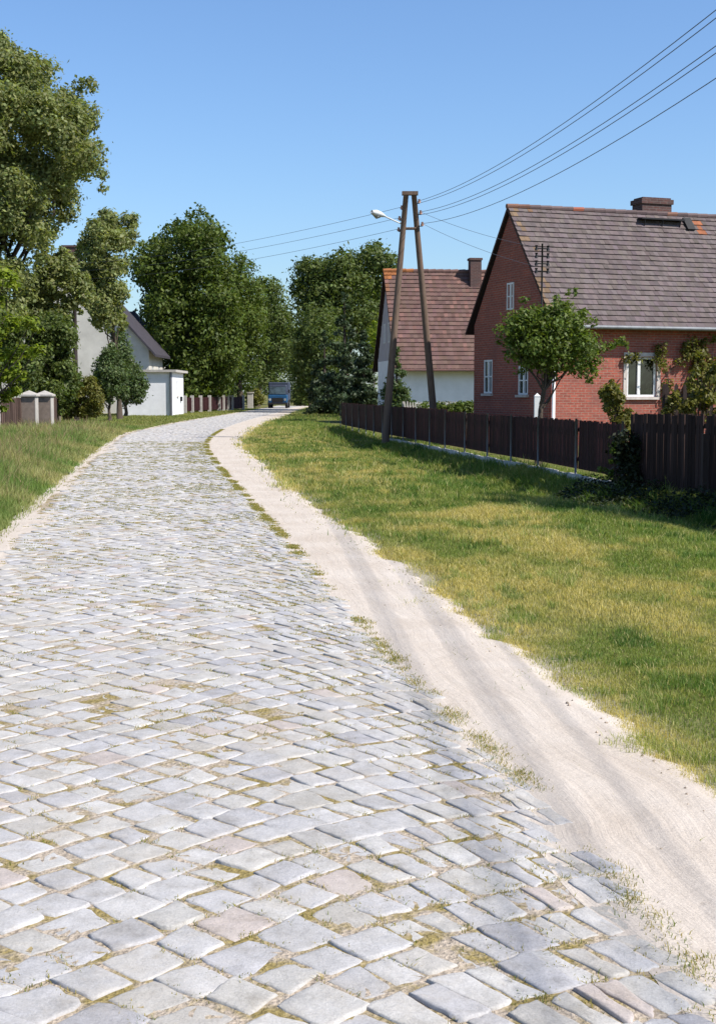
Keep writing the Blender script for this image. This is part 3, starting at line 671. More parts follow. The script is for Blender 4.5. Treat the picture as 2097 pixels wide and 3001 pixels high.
def window(parent, O, U, Vv, Nin, hole, mull=1, bars=0, fr=.07, dep=.10, sill=True, name='window', glass='glass', mat='paint'):
    u0, u1, v0, v1 = hole; mb = MB(); g = .004
    n0, n1 = dep - .06, dep
    for a in ((u0+g, u0+fr, v0+g, v1-g), (u1-fr, u1-g, v0+g, v1-g), (u0+fr, u1-fr, v0+g, v0+fr), (u0+fr, u1-fr, v1-fr, v1-g)): frame_box(mb, O, U, Vv, Nin, *a, n0, n1)
    for k in range(mull):
        um = u0 + (u1-u0)*(k+1)/(mull+1) if mull > 1 else u0 + (u1-u0)*.42
        frame_box(mb, O, U, Vv, Nin, um-.05, um+.05, v0+fr, v1-fr, n0-.01, n1-.003)
    for k in range(bars):
        vm = v0 + (v1-v0)*(k+1)/(bars+1); frame_box(mb, O, U, Vv, Nin, u0+fr, u1-fr, vm-.02, vm+.02, n0+.005, n1-.006)
    w = mb.build(name, M[mat], parent)
    pb = MB(); frame_box(pb, O, U, Vv, Nin, u0+.02, u1-.02, v0+.02, v1-.02, dep-.015, dep+.02); pb.build('pane', M[glass], w)
    if sill:
        sb = MB(); frame_box(sb, O, U, Vv, Nin, u0-.06, u1+.06, v0-.08, v0-.003, -.10, .03); sb.build('sill', M['trim'], w)
    return w
def tiles(mb, e0, e1, r0, r1, rows, tw, cfun, step=.028, tiltside=0., jit=.004, mi=0):
    e0, e1, r0, r1 = map(Vector, (e0, e1, r0, r1)); n = (e1-e0).cross(r0-e0).normalized()
    L = (e1-e0).length; nc = max(1, int(L/tw))
    for j in range(rows):
        a, b_ = j/rows, (j+1)/rows; off = (.5 if j % 2 else 0) * (0 if tiltside else 1)
        edges = [0] + [min(1, max(0, (i + off)/nc)) for i in range(1 if off == 0 else 0, nc)] + [1]
        for i in range(len(edges)-1):
            u0, u1 = edges[i], edges[i+1]
            if u1 - u0 < 1e-4: continue
            k = random.gauss(0, jit); g = .0015/L
            p = [e0.lerp(e1, u0+g).lerp(r0.lerp(r1, u0+g), a), e0.lerp(e1, u1-g).lerp(r0.lerp(r1, u1-g), a), e0.lerp(e1, u1-g).lerp(r0.lerp(r1, u1-g), b_), e0.lerp(e1, u0+g).lerp(r0.lerp(r1, u0+g), b_)]
            z0, z1 = step + k, step + k + tiltside
            q = [p[0]+n*z0, p[1]+n*z1, p[2]+n*(k*.3+tiltside+.002), p[3]+n*(k*.3+.002)]
            c = cfun(u0 + (u1-u0)/2, a)
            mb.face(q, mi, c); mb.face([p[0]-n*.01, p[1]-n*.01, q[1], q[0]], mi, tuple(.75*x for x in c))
            if tiltside: mb.face([p[1], p[2], q[2], q[1]], mi, c)

# ------------------------------------------------------------------ brick house
HA = math.atan(3000/8400.)
D0 = 42.0; HC = Vector(((1228-CX)/F*D0*1.0, D0, 0.))
HC = Vector((at(1228, 880, D0).x, D0, 0.))
HW = 5.57; HE = 3.98; HR = 7.72; HLn = 15.0
hx, hy = Vector((math.cos(HA), math.sin(HA), 0)), Vector((-math.sin(HA), math.cos(HA), 0))
bh = empty('brick_house', HC, HA); tag(bh, 'red brick cottage with weathered grey tile roof behind the board fence', 'house')
def loc_front(px, py):    # on the front wall plane
    d = ray(px, py); c0 = Vector((0,0,CAMH)); t = (HC - c0).dot(hy) / d.dot(hy); p = c0 + d*t - HC; return p.dot(hx), p.z
def loc_gable(px, py):
    d = ray(px, py); c0 = Vector((0,0,CAMH)); t = (HC - c0).dot(hx) / d.dot(hx); p = c0 + d*t - HC; return p.dot(hy), p.z
def rect(fn, x0, y0, x1, y1):
    a, b_ = fn(x0, y1), fn(x1, y0); return (min(a[0],b_[0]), max(a[0],b_[0]), min(a[1],b_[1]), max(a[1],b_[1]))
w1 = rect(loc_front, 1403, 800, 1471, 890); w1 = (w1[0], w1[1], w1[2], w1[3])
gw1 = rect(loc_gable, 1084, 806, 1103, 882); gw2 = rect(loc_gable, 1161, 820, 1183, 885); gw3 = rect(loc_gable, 1136, 632, 1152, 696)
mb = MB(); U1, V1 = (1,0,0), (0,0,1)
w2 = (w1[0] + 3.6, w1[1] + 3.6, w1[2], w1[3])
panel(mb, (0,0,-.1), U1, V1, HLn, HE+.1, [(w1[0], w1[1], w1[2]+.1, w1[3]+.1), (w2[0], w2[1], w2[2]+.1, w2[3]+.1)], (0,1,0))
panel(mb, (0,0,-.1), (0,1,0), V1, HW, HE+.1, [(q[0], q[1], q[2]+.1, q[3]+.1) for q in (gw1, gw2)], (1,0,0))
panel(mb, (0,HW,-.1), U1, V1, HLn, HE+.1, [], (0,-1,0)); panel(mb, (HLn,0,-.1), (0,1,0), V1, HW, HE+.1, [], (-1,0,0))
for xx, fl in ((0, 1), (HLn, 0)):
    t = [(xx,0,HE),(xx,HW,HE),(xx,HW/2,HR-.12)]; mb.face(t[::-1] if fl else t)
# proud brick courses
frame_box(mb, (0,0,0), U1, V1, (0,1,0), 0.0, HLn, HE-.86, HE-.78, -.03, 0.001)
frame_box(mb, (0,0,0), U1, V1, (0,1,0), -.02, HLn, -.1, .45, -.05, 0.001)
mb.build('wall', M['brick'], bh)
window(bh, (0,0,0), U1, V1, (0,1,0), w1, fr=.075); window(bh, (0,0,0), U1, V1, (0,1,0), w2, fr=.075)
for w_ in bh.children:
    if w_.name.startswith('window'):
        pass
for q in (w1, w2):
    sb = MB()
    for a in ((q[0]-.13, q[0]-.002, q[2]-.02, q[3]+.13), (q[1]+.002, q[1]+.13, q[2]-.02, q[3]+.13), (q[0]-.002, q[1]+.002, q[3]+.002, q[3]+.13)): frame_box(sb, (0,0,0), U1, V1, (0,1,0), *a, -.025, .02)
    sb.build('window_surround', M['trim'], bh)
for q in (gw1, gw2): window(bh, (0,0,0), (0,1,0), V1, (1,0,0), q, bars=1, fr=.06, dep=.05)
window(bh, (0,0,0), (0,1,0), V1, (1,0,0), gw3, bars=1, fr=.06, dep=.03, sill=False)
OV = .50; rise = (HR-HE)/(HW/2); ez = HE - OV*rise*.55 + .1
def c_grey(u, a):
    k = random.uniform(.8, 1.2); c = [k, k*random.uniform(.96, 1.04), k*random.uniform(.94, 1.05)]
    if u < .03 and random.random() < .4: c = [k*1.4, k*1.2, k*.8]
    if a > .92 and u < .08 and random.random() < .45: c = [k*1.5, k*1.15, k*.75]
    if random.random() < .0012: c = [k*2.2, k*1.1, k*.7]
    if abs(u - .47) < .012 and .82 < a < .95 and random.random() < .5: c = [k*2.4, k*1.15, k*.6]
    return tuple(c)
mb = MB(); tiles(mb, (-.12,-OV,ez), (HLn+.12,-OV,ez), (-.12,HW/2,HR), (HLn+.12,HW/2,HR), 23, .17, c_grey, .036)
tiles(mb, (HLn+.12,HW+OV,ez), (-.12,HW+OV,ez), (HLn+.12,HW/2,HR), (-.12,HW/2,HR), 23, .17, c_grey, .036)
# underside slab & verge
for sgn, y0 in ((1, -OV), (-1, HW+OV)):
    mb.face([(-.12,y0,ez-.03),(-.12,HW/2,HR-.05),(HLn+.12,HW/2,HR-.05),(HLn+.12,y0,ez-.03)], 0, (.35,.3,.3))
    mb.face([(-.125,y0,ez-.09),(-.125,y0,ez+.03),(-.125,HW/2,HR+.03),(-.125,HW/2,HR-.13)], 0, (.55,.4,.35))
n = 38
for i in range(n):                                           # ridge tiles
    x0 = -.15 + i*(HLn+.3)/n; k = random.uniform(.8, 1.15); c = (k*1.5, k*1.0, k*.75) if (i < 2 or random.random() < .06) else (k*1.05, k*.95, k*.95)
    if i == 6 : c = (2.3, 1.0, .65)
    mb.tube([(x0,HW/2,HR+.015), (x0+(HLn+.3)/n*1.04,HW/2,HR+.03)], .085, 8, 0, c)
mb.build('roof', M['tile_grey'], bh)
roof1 = [o for o in bh.children if o.name.startswith('roof')][0]
def on_roof(px, py):
    n = Vector((0, -(HR-ez), HW/2+OV)).normalized(); n = hx*n.x + hy*n.y + Vector((0,0,n.z)); p0 = HC + hy*(HW/2) + Vector((0,0,HR)); c0 = Vector((0,0,CAMH))
    d = ray(px, py); t = (p0-c0).dot(n)/d.dot(n); p = c0 + d*t - HC; return Vector((p.dot(hx), p.dot(hy), p.z))
slope = (HR-ez)/(HW/2+OV)
c0 = on_roof(1437, 492); c1 = on_roof(1500, 490); cy = HW/2 + .25; cw = (c0.x + .1, c1.x + .1)
mb = MB(); mb.box((cw[0], cy-.3, HR-1.2), (cw[1], cy+.35, HR+.34)); mb.box((cw[0]-.05, cy-.35, HR+.341), (cw[1]+.05, cy+.4, HR+.50)); mb.box((cw[0]+.02, cy-.28, HR+.501), (cw[1]-.02, cy+.3, HR+.56))
mb.build('chimney', M['chimney_brick'], roof1)
p0, p1 = on_roof(1430, 500), on_roof(1524, 500)
mb = MB(); mb.box((p0.x, p0.y-.22, p0.z+.12), (p1.x, p0.y+.1, p0.z+.17))
for q in (p0.x+.15, (p0.x+p1.x)/2, p1.x-.15): mb.tube([(q, p0.y-.18, p0.z+.12), (q, p0.y-.1, p0.z-.15)], .02, 6); mb.tube([(q, p0.y+.08, p0.z+.12), (q, p0.y+.1, p0.z+.0)], .02, 6)
mb.build('roof_walkway', M['iron'], roof1)
a_, b_ = on_roof(1530, 500), on_roof(1556, 520); mb = MB()
mb.box((a_.x, 0, 0), (b_.x, .55, .07)); MT = Matrix.Translation((0, b_.y, b_.z + .045)) @ Matrix.Rotation(math.atan(slope), 4, 'X'); mb.v = [tuple(MT @ Vector(p)) for p in mb.v]
mb.build('roof_hatch', M['iron'], roof1)
mb = MB()                                                    # gutter + fascia
pts = [(x_, -OV-.05, ez-.03) for x_ in np.linspace(-.12, HLn+.12, 12)]; mb.tube(pts, .062, 8); mb.build('gutter', M['zinc'], bh, smooth=True)
mb = MB(); gx_, _ = loc_front(1236, 900); mb.tube([(gx_, -.10, -.05), (gx_, -.10, 3.2), (gx_, -.12, 3.5), (gx_, -OV-.03, ez-.06)], .055, 8); mb.build('downpipe', M['paint'], bh, smooth=True)
# insulator rack on the wall corner
mx = Vector((-.22, .10, 0)); mtop = at(1205, 545, 41.9).z
mb = MB(); mb.tube([(mx.x, mx.y+.0, 3.3), (mx.x, mx.y, mtop)], .028, 8); mb.tube([(0, mx.y, 3.45), (mx.x, mx.y, 3.45)], .025, 6); mb.tube([(-.0, mx.y, 4.0-.25), (mx.x, mx.y, 4.0-.25)], .025, 6)
mast = mb.build('insulator_mast', M['iron'], bh, smooth=True); am = []
for py in (556, 573, 590, 607):
    z = at(1205, py, 41.9).z; mb = MB(); mb.tube([(mx.x-.2, mx.y, z), (mx.x+.2, mx.y, z)], .02, 6); mb.build('cross_arm', M['iron'], mast)
    for s_ in (-.2, .2):
        mb = MB(); mb.tube([(mx.x+s_, mx.y, z-.07), (mx.x+s_, mx.y, z-.02), (mx.x+s_, mx.y, z+.03), (mx.x+s_, mx.y, z+.09)], [.045,.055,.03,.05], 8); mb.build('insulator', M['iron'], mast, smooth=True)
MASTW = bh.location + hx*mx.x + hy*mx.y + Vector((0,0,mtop))

# vines on the brick wall
def vine(label, pts, n, size, seed, name='climbing_vine', off=-.12, thick=.02):
    random.seed(seed); base = HC + hx*loc_front(*pts[0][0])[0] + hy*off
    root = empty(name, (base.x, base.y, -.03)); tag(root, label, 'vine'); mb = MB(); cs, rs = [], []
    for line in pts:
        P = []
        for px, py in line:
            u, z = loc_front(px, py); P.append(HC + hx*u + hy*(off + random.uniform(-.05, .03)) + Vector((0,0,max(z, 0.02))))
        Q = []
        for i in range(len(P)-1):
            for t in (0, .33, .66): Q.append(P[i].lerp(P[i+1], t) + Vector((random.gauss(0,.03), 0, random.gauss(0,.03))))
        Q.append(P[-1]); mb.tube([q - root.location for q in Q], [thick*(1 - .6*i/len(Q)) for i in range(len(Q))], 5)
        for q in Q[2:]:
            if random.random() < .75: cs.append(tuple(q - root.location - hy*.06)); rs.append(random.uniform(.07, .2))
    mb.build('stem', M['bark'], root)
    V, Fa, C = leaf_arrays(cs, rs, n, size, 6, .45, .3); np_mesh('leaves', V, [Fa], LM['vine'], C, root); random.seed(seed + 1); return root
vine('sparse reddish stemmed vine trained on the brick wall right of the window', [[(1500,1000),(1495,900),(1488,840),(1470,800),(1475,775)], [(1500,900),(1540,850),(1555,800),(1548,765)], [(1488,840),(1530,800),(1530,770)], [(1470,800),(1400,800)], [(1540,850),(1590,830)], [(1500,960),(1520,900),(1570,880)]], 1500, .1, 3)
vine('dense vine climbing the brick wall at the right picture edge', [[(1585,1000),(1580,900),(1590,830),(1592,760)], [(1580,900),(1560,830),(1570,770)], [(1580,930),(1540,900),(1535,860)], [(1590,830),(1625,790)]], 1500, .11, 4)
pbush('leggy yellow green bush behind the board fence below the window', [(1338,880),(1352,850),(1385,850),(1410,900),(1422,940),(1410,985),(1385,985),(1360,930)], 25.6, 40, 5, 16, .5, 4200, .075, LM['vine'], limbs=14)

pbush('tall leggy shrub with loose leaves behind the taller fence at the right edge', [(1478,960),(1490,880),(1520,850),(1545,800),(1565,780),(1580,830),(1612,800),(1640,860),(1640,960),(1560,940),(1530,960)], 23.6, 60, 4, 13, .5, 3600, .075, LM['vine'], limbs=26, tr=.03)
# inner garden pickets before the wall
def picket_fence(name, label, a, b_, h, pw, gap, mat, group=None, post=2.0):
    a, b_ = Vector(a), Vector(b_); d = b_ - a; L = d.length; rz = math.atan2(d.y, d.x)
    root = empty(name, a, rz); tag(root, label, 'fence', group); mb = MB(); x = 0
    while x < L - pw:
        k = random.uniform(-.03, .03); mb.raw([(x,-.012,.06),(x+pw,-.012,.06),(x+pw,-.012,h+k),(x+pw/2,-.012,h+k+.06),(x,-.012,h+k),(x,.012,.06),(x+pw,.012,.06),(x+pw,.012,h+k),(x+pw/2,.012,h+k+.06),(x,.012,h+k)], [(0,1,2,3,4),(9,8,7,6,5),(0,5,6,1),(1,6,7,2),(2,7,8,3),(3,8,9,4),(4,9,5,0)]); x += pw + gap
    mb.build('picket_panel', mat, root)
    for zr in (.25, h-.2): mb = MB(); mb.box((0,.014,zr),(L,.05,zr+.07)); mb.build('rail', mat, root)
    k = 0
    while k <= L + .01: pb = MB(); pb.box((k-.05,.052,-.1),(k+.05,.14,h+.05)); pb.build('post', mat, root); k += post
    return root
picket_fence('picket_fence', 'grey weathered pickets standing before the vine clad brick wall', Vector((at(1490,880,25.).x, 25., 0)), Vector((at(1490,880,25.).x+2.2, 24.6, 0)), 1.76, .07, .09, M['oldwood'])
picket_fence('picket_fence', 'low pale pickets in front of the white house wall', Vector((at(905,880,58.).x, 58., 0)), Vector((at(1085,880,58.).x, 58.6, 0)), 1.22, .06, .06, M['concrete'])

# ------------------------------------------------------------------ white house
D2 = 72.; A2 = R(8); C2 = Vector((at(888, 880, D2).x, D2, 0)); W2, E2, R2, L2 = 6.4, 3.42, 8.35, 13.
wh = empty('white_house', C2, A2); tag(wh, 'white rendered house with brown red tile roof behind the wooden pole', 'house')
mb = MB(); panel(mb, (0,0,-.1), U1, V1, L2, E2+.1, [(5.2,6.2,1.1,2.5)], (0,1,0)); panel(mb, (0,0,-.1), (0,1,0), V1, W2, E2+.1, [(1.6,2.5,1.2,2.6)], (1,0,0))
panel(mb, (0,W2,-.1), U1, V1, L2, E2+.1, [], (0,-1,0)); panel(mb, (L2,0,-.1), (0,1,0), V1, W2, E2+.1, [], (-1,0,0)); mb.build('wall', M['white'], wh)
window(wh, (0,0,-.1), U1, V1, (0,1,0), (5.2,6.2,1.1,2.5)); window(wh, (0,0,-.1), (0,1,0), V1, (1,0,0), (1.6,2.5,1.2,2.6))
mb = MB(); mb.face([(L2,0,E2),(L2,W2,E2),(L2,W2/2,R2-.15)]); mb.build('gable', M['greyplank'], wh)
mb = MB(); mb.face([(0,W2/2,R2-.15),(0,W2,E2),(0,0,E2)])
for q in np.arange(.4, W2, .42):
    zt = E2 + (1 - abs(q - W2/2)/(W2/2))*(R2-.3-E2); frame_box(mb, (0,0,0), (0,1,0), V1, (1,0,0), q, q+.03, E2, zt, -.02, .002)
mb.build('gable', M['greyplank'], wh)
for q in ((2.1,2.6,4.4,5.5), (3.7,4.2,4.4,5.5)): window(wh, (0,0,0), (0,1,0), V1, (1,0,0), q, mull=0, bars=0, fr=.07, dep=.02, sill=False)
def c_red(u, a):
    k = random.uniform(.8, 1.18); c = [k, k*random.uniform(.94, 1.05), k*random.uniform(.92, 1.04)]
    if (u < .035 and a > .90) or (u < .08 and a > .955): c = [k*2.1, k*1.35, k*.6]
    elif u < .02 and random.random() < .4: c = [k*1.5, k*1.2, k*.8]
    elif random.random() < .06: c = [k*1.35, k*1.2, k*1.15]
    return tuple(c)
OV2 = .75; sl2 = (R2-E2)/(W2/2); ez2 = E2 - OV2*sl2*.5 + .05
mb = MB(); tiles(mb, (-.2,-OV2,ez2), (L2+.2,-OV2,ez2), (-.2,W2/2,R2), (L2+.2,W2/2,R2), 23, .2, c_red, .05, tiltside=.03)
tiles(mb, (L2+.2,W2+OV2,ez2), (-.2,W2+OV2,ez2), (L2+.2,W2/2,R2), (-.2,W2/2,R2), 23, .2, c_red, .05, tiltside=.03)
for y0 in (-OV2, W2+OV2):
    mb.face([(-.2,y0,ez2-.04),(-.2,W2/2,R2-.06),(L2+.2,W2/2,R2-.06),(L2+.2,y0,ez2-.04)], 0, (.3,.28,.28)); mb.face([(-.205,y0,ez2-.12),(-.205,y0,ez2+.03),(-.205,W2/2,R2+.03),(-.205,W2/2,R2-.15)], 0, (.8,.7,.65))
for i in range(32):
    x0 = -.22 + i*(L2+.44)/32; k = random.uniform(.85, 1.15); mb.tube([(x0,W2/2,R2+.03),(x0+(L2+.44)/32*1.05,W2/2,R2+.06)], .12, 8, 0, (k*2.,k*1.3,k*.6) if i < 4 else (k,k*.97,k*.97))
rf = mb.build('roof', M['tile_red'], wh)
q0 = Vector((at(1046, 600, D2+4).x, D2+4, 0)) - C2; hx2 = Vector((math.cos(A2), math.sin(A2), 0)); u0 = q0.dot(hx2)
mb = MB(); mb.box((u0, W2/2-.7, R2-1.4), (u0+.62, W2/2-.1, R2+.62)); mb.box((u0-.05, W2/2-.75, R2+.621), (u0+.67, W2/2-.05, R2+.74)); mb.build('chimney', M['chimney_brick'], rf)
mb = MB(); mb.tube([(-.2,-OV2-.07,ez2-.05),(L2+.2,-OV2-.07,ez2-.05)], .07, 8); mb.build('gutter', M['chimney_brick'], wh, smooth=True)
# hedge behind the low board fence
pl = [(918,935),(925,905),(960,898),(1010,903),(1066,896),(1072,935)]
pbush('low clipped hedge under the white house wall behind the board fence', pl, 54, 36, 7, 13, .4, 6000, .09, LM['fruit'], name='garden_hedge', cat='hedge')

# ------------------------------------------------------------------ left pale house, annex, garage
D3 = 108.; ap = at(145, 566, D3); el = at(-60, 797, D3); er = at(348, 797, D3)
lh = empty('pale_house', (el.x, D3, 0)); tag(lh, 'large pale rendered gable house half hidden behind the left trees', 'house')
W3 = er.x - el.x - 1.0; E3 = el.z + .5; R3 = ap.z
mb = MB(); panel(mb, (.5,0,-.1), U1, V1, W3, E3+.1, [(W3-1.9,W3-.7,2.4,3.9)], (0,1,0)); mb.face([(.5,0,E3),(.5+W3,0,E3),(.5+W3/2,0,R3-.2)])
panel(mb, (.5+W3,0,-.1), (0,1,0), V1, 7.5, E3+.1, [(1.5,2.6,2.4,3.9),(5,6.1,2.4,3.9)], (-1,0,0)); panel(mb, (.5,0,-.1), (0,1,0), V1, 7.5, E3+.1, [], (1,0,0)); panel(mb, (.5,7.5,-.1), U1, V1, W3, E3+.1, [], (0,-1,0))
mb.face([(.5+W3,7.5,E3),(.5,7.5,E3),(.5+W3/2,7.5,R3-.2)]); mb.build('wall', M['cream'], lh)
for q in ((W3-1.9,W3-.7,2.4,3.9),): window(lh, (.5,0,-.1), U1, V1, (0,1,0), q)
for q in ((1.5,2.6,2.4,3.9),(5,6.1,2.4,3.9)): window(lh, (.5+W3,0,-.1), (0,1,0), V1, (-1,0,0), q)
mb = MB(); xm = .5 + W3/2
for s_ in (0, 1):
    xe = -.1 if s_ == 0 else W3 + 1.1; ze = E3 - .6
    for (y0, y1) in ((-.5, 8.0),):
        P = [(xe,y0,ze),(xe,y1,ze),(xm,y1,R3),(xm,y0,R3),(xe,y0,ze+.2),(xe,y1,ze+.2),(xm,y1,R3+.2),(xm,y0,R3+.2)]
        mb.raw(P, [(3,2,1,0),(4,5,6,7),(0,1,5,4),(1,2,6,5),(2,3,7,6),(3,0,4,7)])
rf3 = mb.build('roof', M['slate'], lh)
mb = MB(); mb.box((xm-.5, 3.0, R3-.6), (xm+.5, 3.9, R3+.75)); mb.box((xm-.58, 2.92, R3+.751), (xm+.58, 3.98, R3+.9)); mb.build('chimney', M['chimney_brick'], rf3)
D4 = 122.; a0 = at(235, 765, D4); a1 = at(352, 765, D4); ah = empty('annex_house', (a0.x, D4, 0)); tag(ah, 'house with dark hipped slate roof showing right of the pale gable', 'house')
W4 = a1.x - a0.x; E4 = a0.z; R4 = at(280, 692, D4).z
mb = MB(); panel(mb, (.4,0,-.1), U1, V1, W4-.8, E4+.1, [(W4-2.2,W4-1.2,4.2,5.4)], (0,1,0)); panel(mb, (W4-.4,0,-.1), (0,1,0), V1, 8, E4+.1, [], (-1,0,0)); panel(mb, (.4,0,-.1), (0,1,0), V1, 8, E4+.1, [], (1,0,0)); mb.build('wall', M['cream'], ah)
window(ah, (.4,0,-.1), U1, V1, (0,1,0), (W4-2.2,W4-1.2,4.2,5.4))
mb = MB(); e = [(-.3,-.6,E4),(W4+.3,-.6,E4),(W4+.3,8.6,E4),(-.3,8.6,E4)]; r_ = [(1.2,4,R4),(W4*.42,4,R4)]
mb.face([e[0],e[1],r_[1],r_[0]]); mb.face([e[1],e[2],r_[1]]); mb.face([e[2],e[3],r_[0],r_[1]]); mb.face([e[3],e[0],r_[0]]); mb.face(e[::-1], 0, (1.3,1.,1.)); 
mb.tube([e[1], r_[1]], .12, 6); mb.build('roof', M['slate'], ah)
D5 = 97.; g0 = at(262, 930, D5); g1 = at(387, 930, D5); ga = empty('garage', (g0.x, D5, 0)); tag(ga, 'white flat roofed garage beside the left roadside lawn', 'garage')
W5 = g1.x - g0.x; H5 = at(300, 834, D5).z
mb = MB(); panel(mb, (0,0,-.1), U1, V1, W5, H5+.1, [], (0,1,0)); panel(mb, (W5,0,-.1), (0,1,0), V1, 6.2, H5+.1, [(2.4,3.1,1.5,2.6)], (-1,0,0)); panel(mb, (0,0,-.1), (0,1,0), V1, 6.2, H5+.1, [], (1,0,0)); panel(mb, (0,6.2,-.1), U1, V1, W5, H5+.1, [], (0,-1,0)); mb.build('wall', M['white'], ga)
window(ga, (W5,0,-.1), (0,1,0), V1, (-1,0,0), (2.4,3.1,1.5,2.6), mull=0)
mb = MB(); mb.box((-.3,-.32,H5), (W5+.32,6.5,H5+.17)); mb.build('roof', M['concrete'], ga)
mb = MB(); mb.tube([(W5-.08,-.09,-.05),(W5-.08,-.09,H5)], .09, 8); mb.build('downpipe', M['steel'], ga)
mb = MB(); mb.box((W5+.002,4.2,1.0),(W5+.14,4.6,1.35)); mb.build('letterbox', M['iron'], ga)

# ------------------------------------------------------------------ board fences on the right
def board_span(root, a, b_, h, mat, bw=.095, gap=.013, z0=.16, zg=0., jit=.02):
    d = b_ - a; L = d.length; u = d.normalized(); nrm = Vector((u.y, -u.x, 0)); mb = MB(); x = .03
    while x < L - bw*.6:
        k = random.gauss(0, jit*.6); P = []; t = random.choice([.7, .85, 1., 1.15, 1.35])
        lean = random.gauss(0, .006)
        for nn in (0, .022):
            for uu, zz in ((x, z0), (x+bw, z0), (x+bw+lean, h+k), (x+lean, h+k)):
                P.append(a + u*uu - nrm*nn + Vector((0,0,zg+zz)))
        mb.raw([p - root.location for p in P], [(0,1,2,3),(7,6,5,4),(0,4,5,1),(1,5,6,2),(2,6,7,3),(3,7,4,0)], 0, (t, t*.95, t*.93)); x += bw + gap
    mb.build('board_panel', mat, root)
    for zr in (z0+.15, h-.22):
        mb = MB(); P = [a + u*uu - nrm*nn + Vector((0,0,zg+zz)) - root.location for nn in (.024,.07) for uu, zz in ((0,zr),(L,zr),(L,zr+.08),(0,zr+.08))]
        mb.raw(P, [(0,1,2,3),(7,6,5,4),(0,4,5,1),(1,5,6,2),(2,6,7,3),(3,7,4,0)])
        mb.build('rail', mat, root)
def polyline(pts, step):
    out = [pts[0]]
    for i in range(len(pts)-1):
        n = max(1, round((pts[i+1]-pts[i]).length/step)); out += [pts[i].lerp(pts[i+1], (k+1)/n) for k in range(n)]
    return out
bf = empty('board_fence', FW[-1]); tag(bf, 'long dark brown board fence on a pale kerb before both houses', 'fence')
PL = polyline(FW, 2.4)
for a, b_ in zip(PL[:-1], PL[1:]): board_span(bf, a, b_, 1.16 if a.y < 40 else 1.22, M['darkwood'], z0=.205)
for p in PL:
    mb = MB(); q = p - bf.location; mb.tube([(q.x-.045, q.y-.01, -.25), (q.x-.045, q.y-.01, 1.2)], .022, 8); mb.build('post', M['steel'], bf, smooth=True)
mb = MB(); KP = polyline([FW[1] + Vector((.02,0,0))] + FW[2:], .8)
for i in range(len(KP)-1):
    a, b_ = KP[i], KP[i+1]; u = (b_-a).normalized(); nrm = Vector((u.y,-u.x,0)); s_ = .012*math.sin(i*2.3)
    if nrm.x > 0: nrm = -nrm
    P = [p - bf.location + nrm*nn + Vector((0,0,zz+s_)) for p in (a, b_) for nn, zz in ((.03,-.3),(.15,-.3),(.15,.10),(.03,.10))]
    mb.raw(P, [(0,1,5,4),(1,2,6,5),(2,3,7,6),(3,0,4,7),(3,2,1,0),(4,5,6,7)])
mb.build('kerb', M['kerb'], bf)
tf = empty('board_fence', TP[0]); tag(tf, 'taller old board fence at the right edge overgrown with ivy', 'fence')
TL = polyline([TP[0] + Vector((.02,.0,0)), TP[1], TEND], 2.0); ht = 178/F*22 + .04
for a, b_ in zip(TL[:-1], TL[1:]): board_span(tf, a, b_, ht, M['tallwood'], bw=.08, gap=.012, z0=.06)
for p in TL[1:]:
    q = p - tf.location; mb = MB(); mb.box((q.x-.06, q.y-.15, -.2), (q.x+.06, q.y-.035, ht-.3)); mb.build('post', M['oldwood'], tf)
q = TP[1]-tf.location; mb = MB(); mb.box((q.x+.07, q.y-.13, -.2), (q.x+.10, q.y-.03, ht-.42)); mb.build('stake', M['concrete'], tf)
cs, rs = [], []
for i in range(40):
    px, py = random.uniform(1380, 1450), random.uniform(975, 1120); p = at(px, py, TP[0].y - .25 + random.uniform(-.15,.15)); cs.append(tuple(p)); rs.append(random.uniform(.07,.17))
plant('ivy_bush', 'dark ivy bush smothering the join of the two board fences', 'bush', (TP[0].x+.1, TP[0].y-.3, -.08), cs, rs, 3200, .07, LM['ivy'], tr=.03, limbs=10, fork=.2)
cs = [(p.x, p.y, p.z) for p in [at(1372, 1012, TP[0].y-.3), at(1376, 1030, TP[0].y-.3), at(1345, 1052, TP[0].y-.2), at(1365, 1060, TP[0].y-.3), at(1380,995,TP[0].y-.25)]]
plant('vine_shoot', 'light green shoot hanging on the board fence beside the ivy', 'plant', (TP[0].x-.2, TP[0].y-.25, -.08), cs, [.06,.07,.06,.07,.06], 140, .075, LM['fruit'], tr=.012, limbs=5, sub=6)
n = 14000                                                      # low dark ivy below the tall fence, spread wider to deepen the shadow zone
t = rng.uniform(-.3, 1, n); py = rng.uniform(0, 1, n)**.8
x0 = TP[0].x + (TEND.x-TP[0].x)*t; y0 = TP[0].y + (TEND.y-TP[0].y)*t; off = py*1.6
cx_ = x0 - off*.75; cy_ = y0 - off*.8; k = fbm(cx_*1.6, cy_*1.6, 71, 3) > .36; cx_, cy_, off = cx_[k], cy_[k], off[k]
cz_ = gz(cx_, cy_) + rng.uniform(0, .22, len(cx_)) * (1.6 - off)*.8
P = np.stack([cx_, cy_, cz_], 1); nn = rng.normal(0, .5, P.shape); nn[:,2] += 1; nn /= np.linalg.norm(nn, axis=1, keepdims=True)
a_ = np.cross(nn, rng.normal(0,1,P.shape)); a_ /= np.linalg.norm(a_, axis=1, keepdims=True); b2 = np.cross(nn, a_); s_ = .05*rng.uniform(.6,1.4,(len(P),1))
V = np.stack([P-a_*s_*.6, P+b2*s_*.4, P+a_*s_*.6, P-b2*s_*.4], 1).reshape(-1,3)
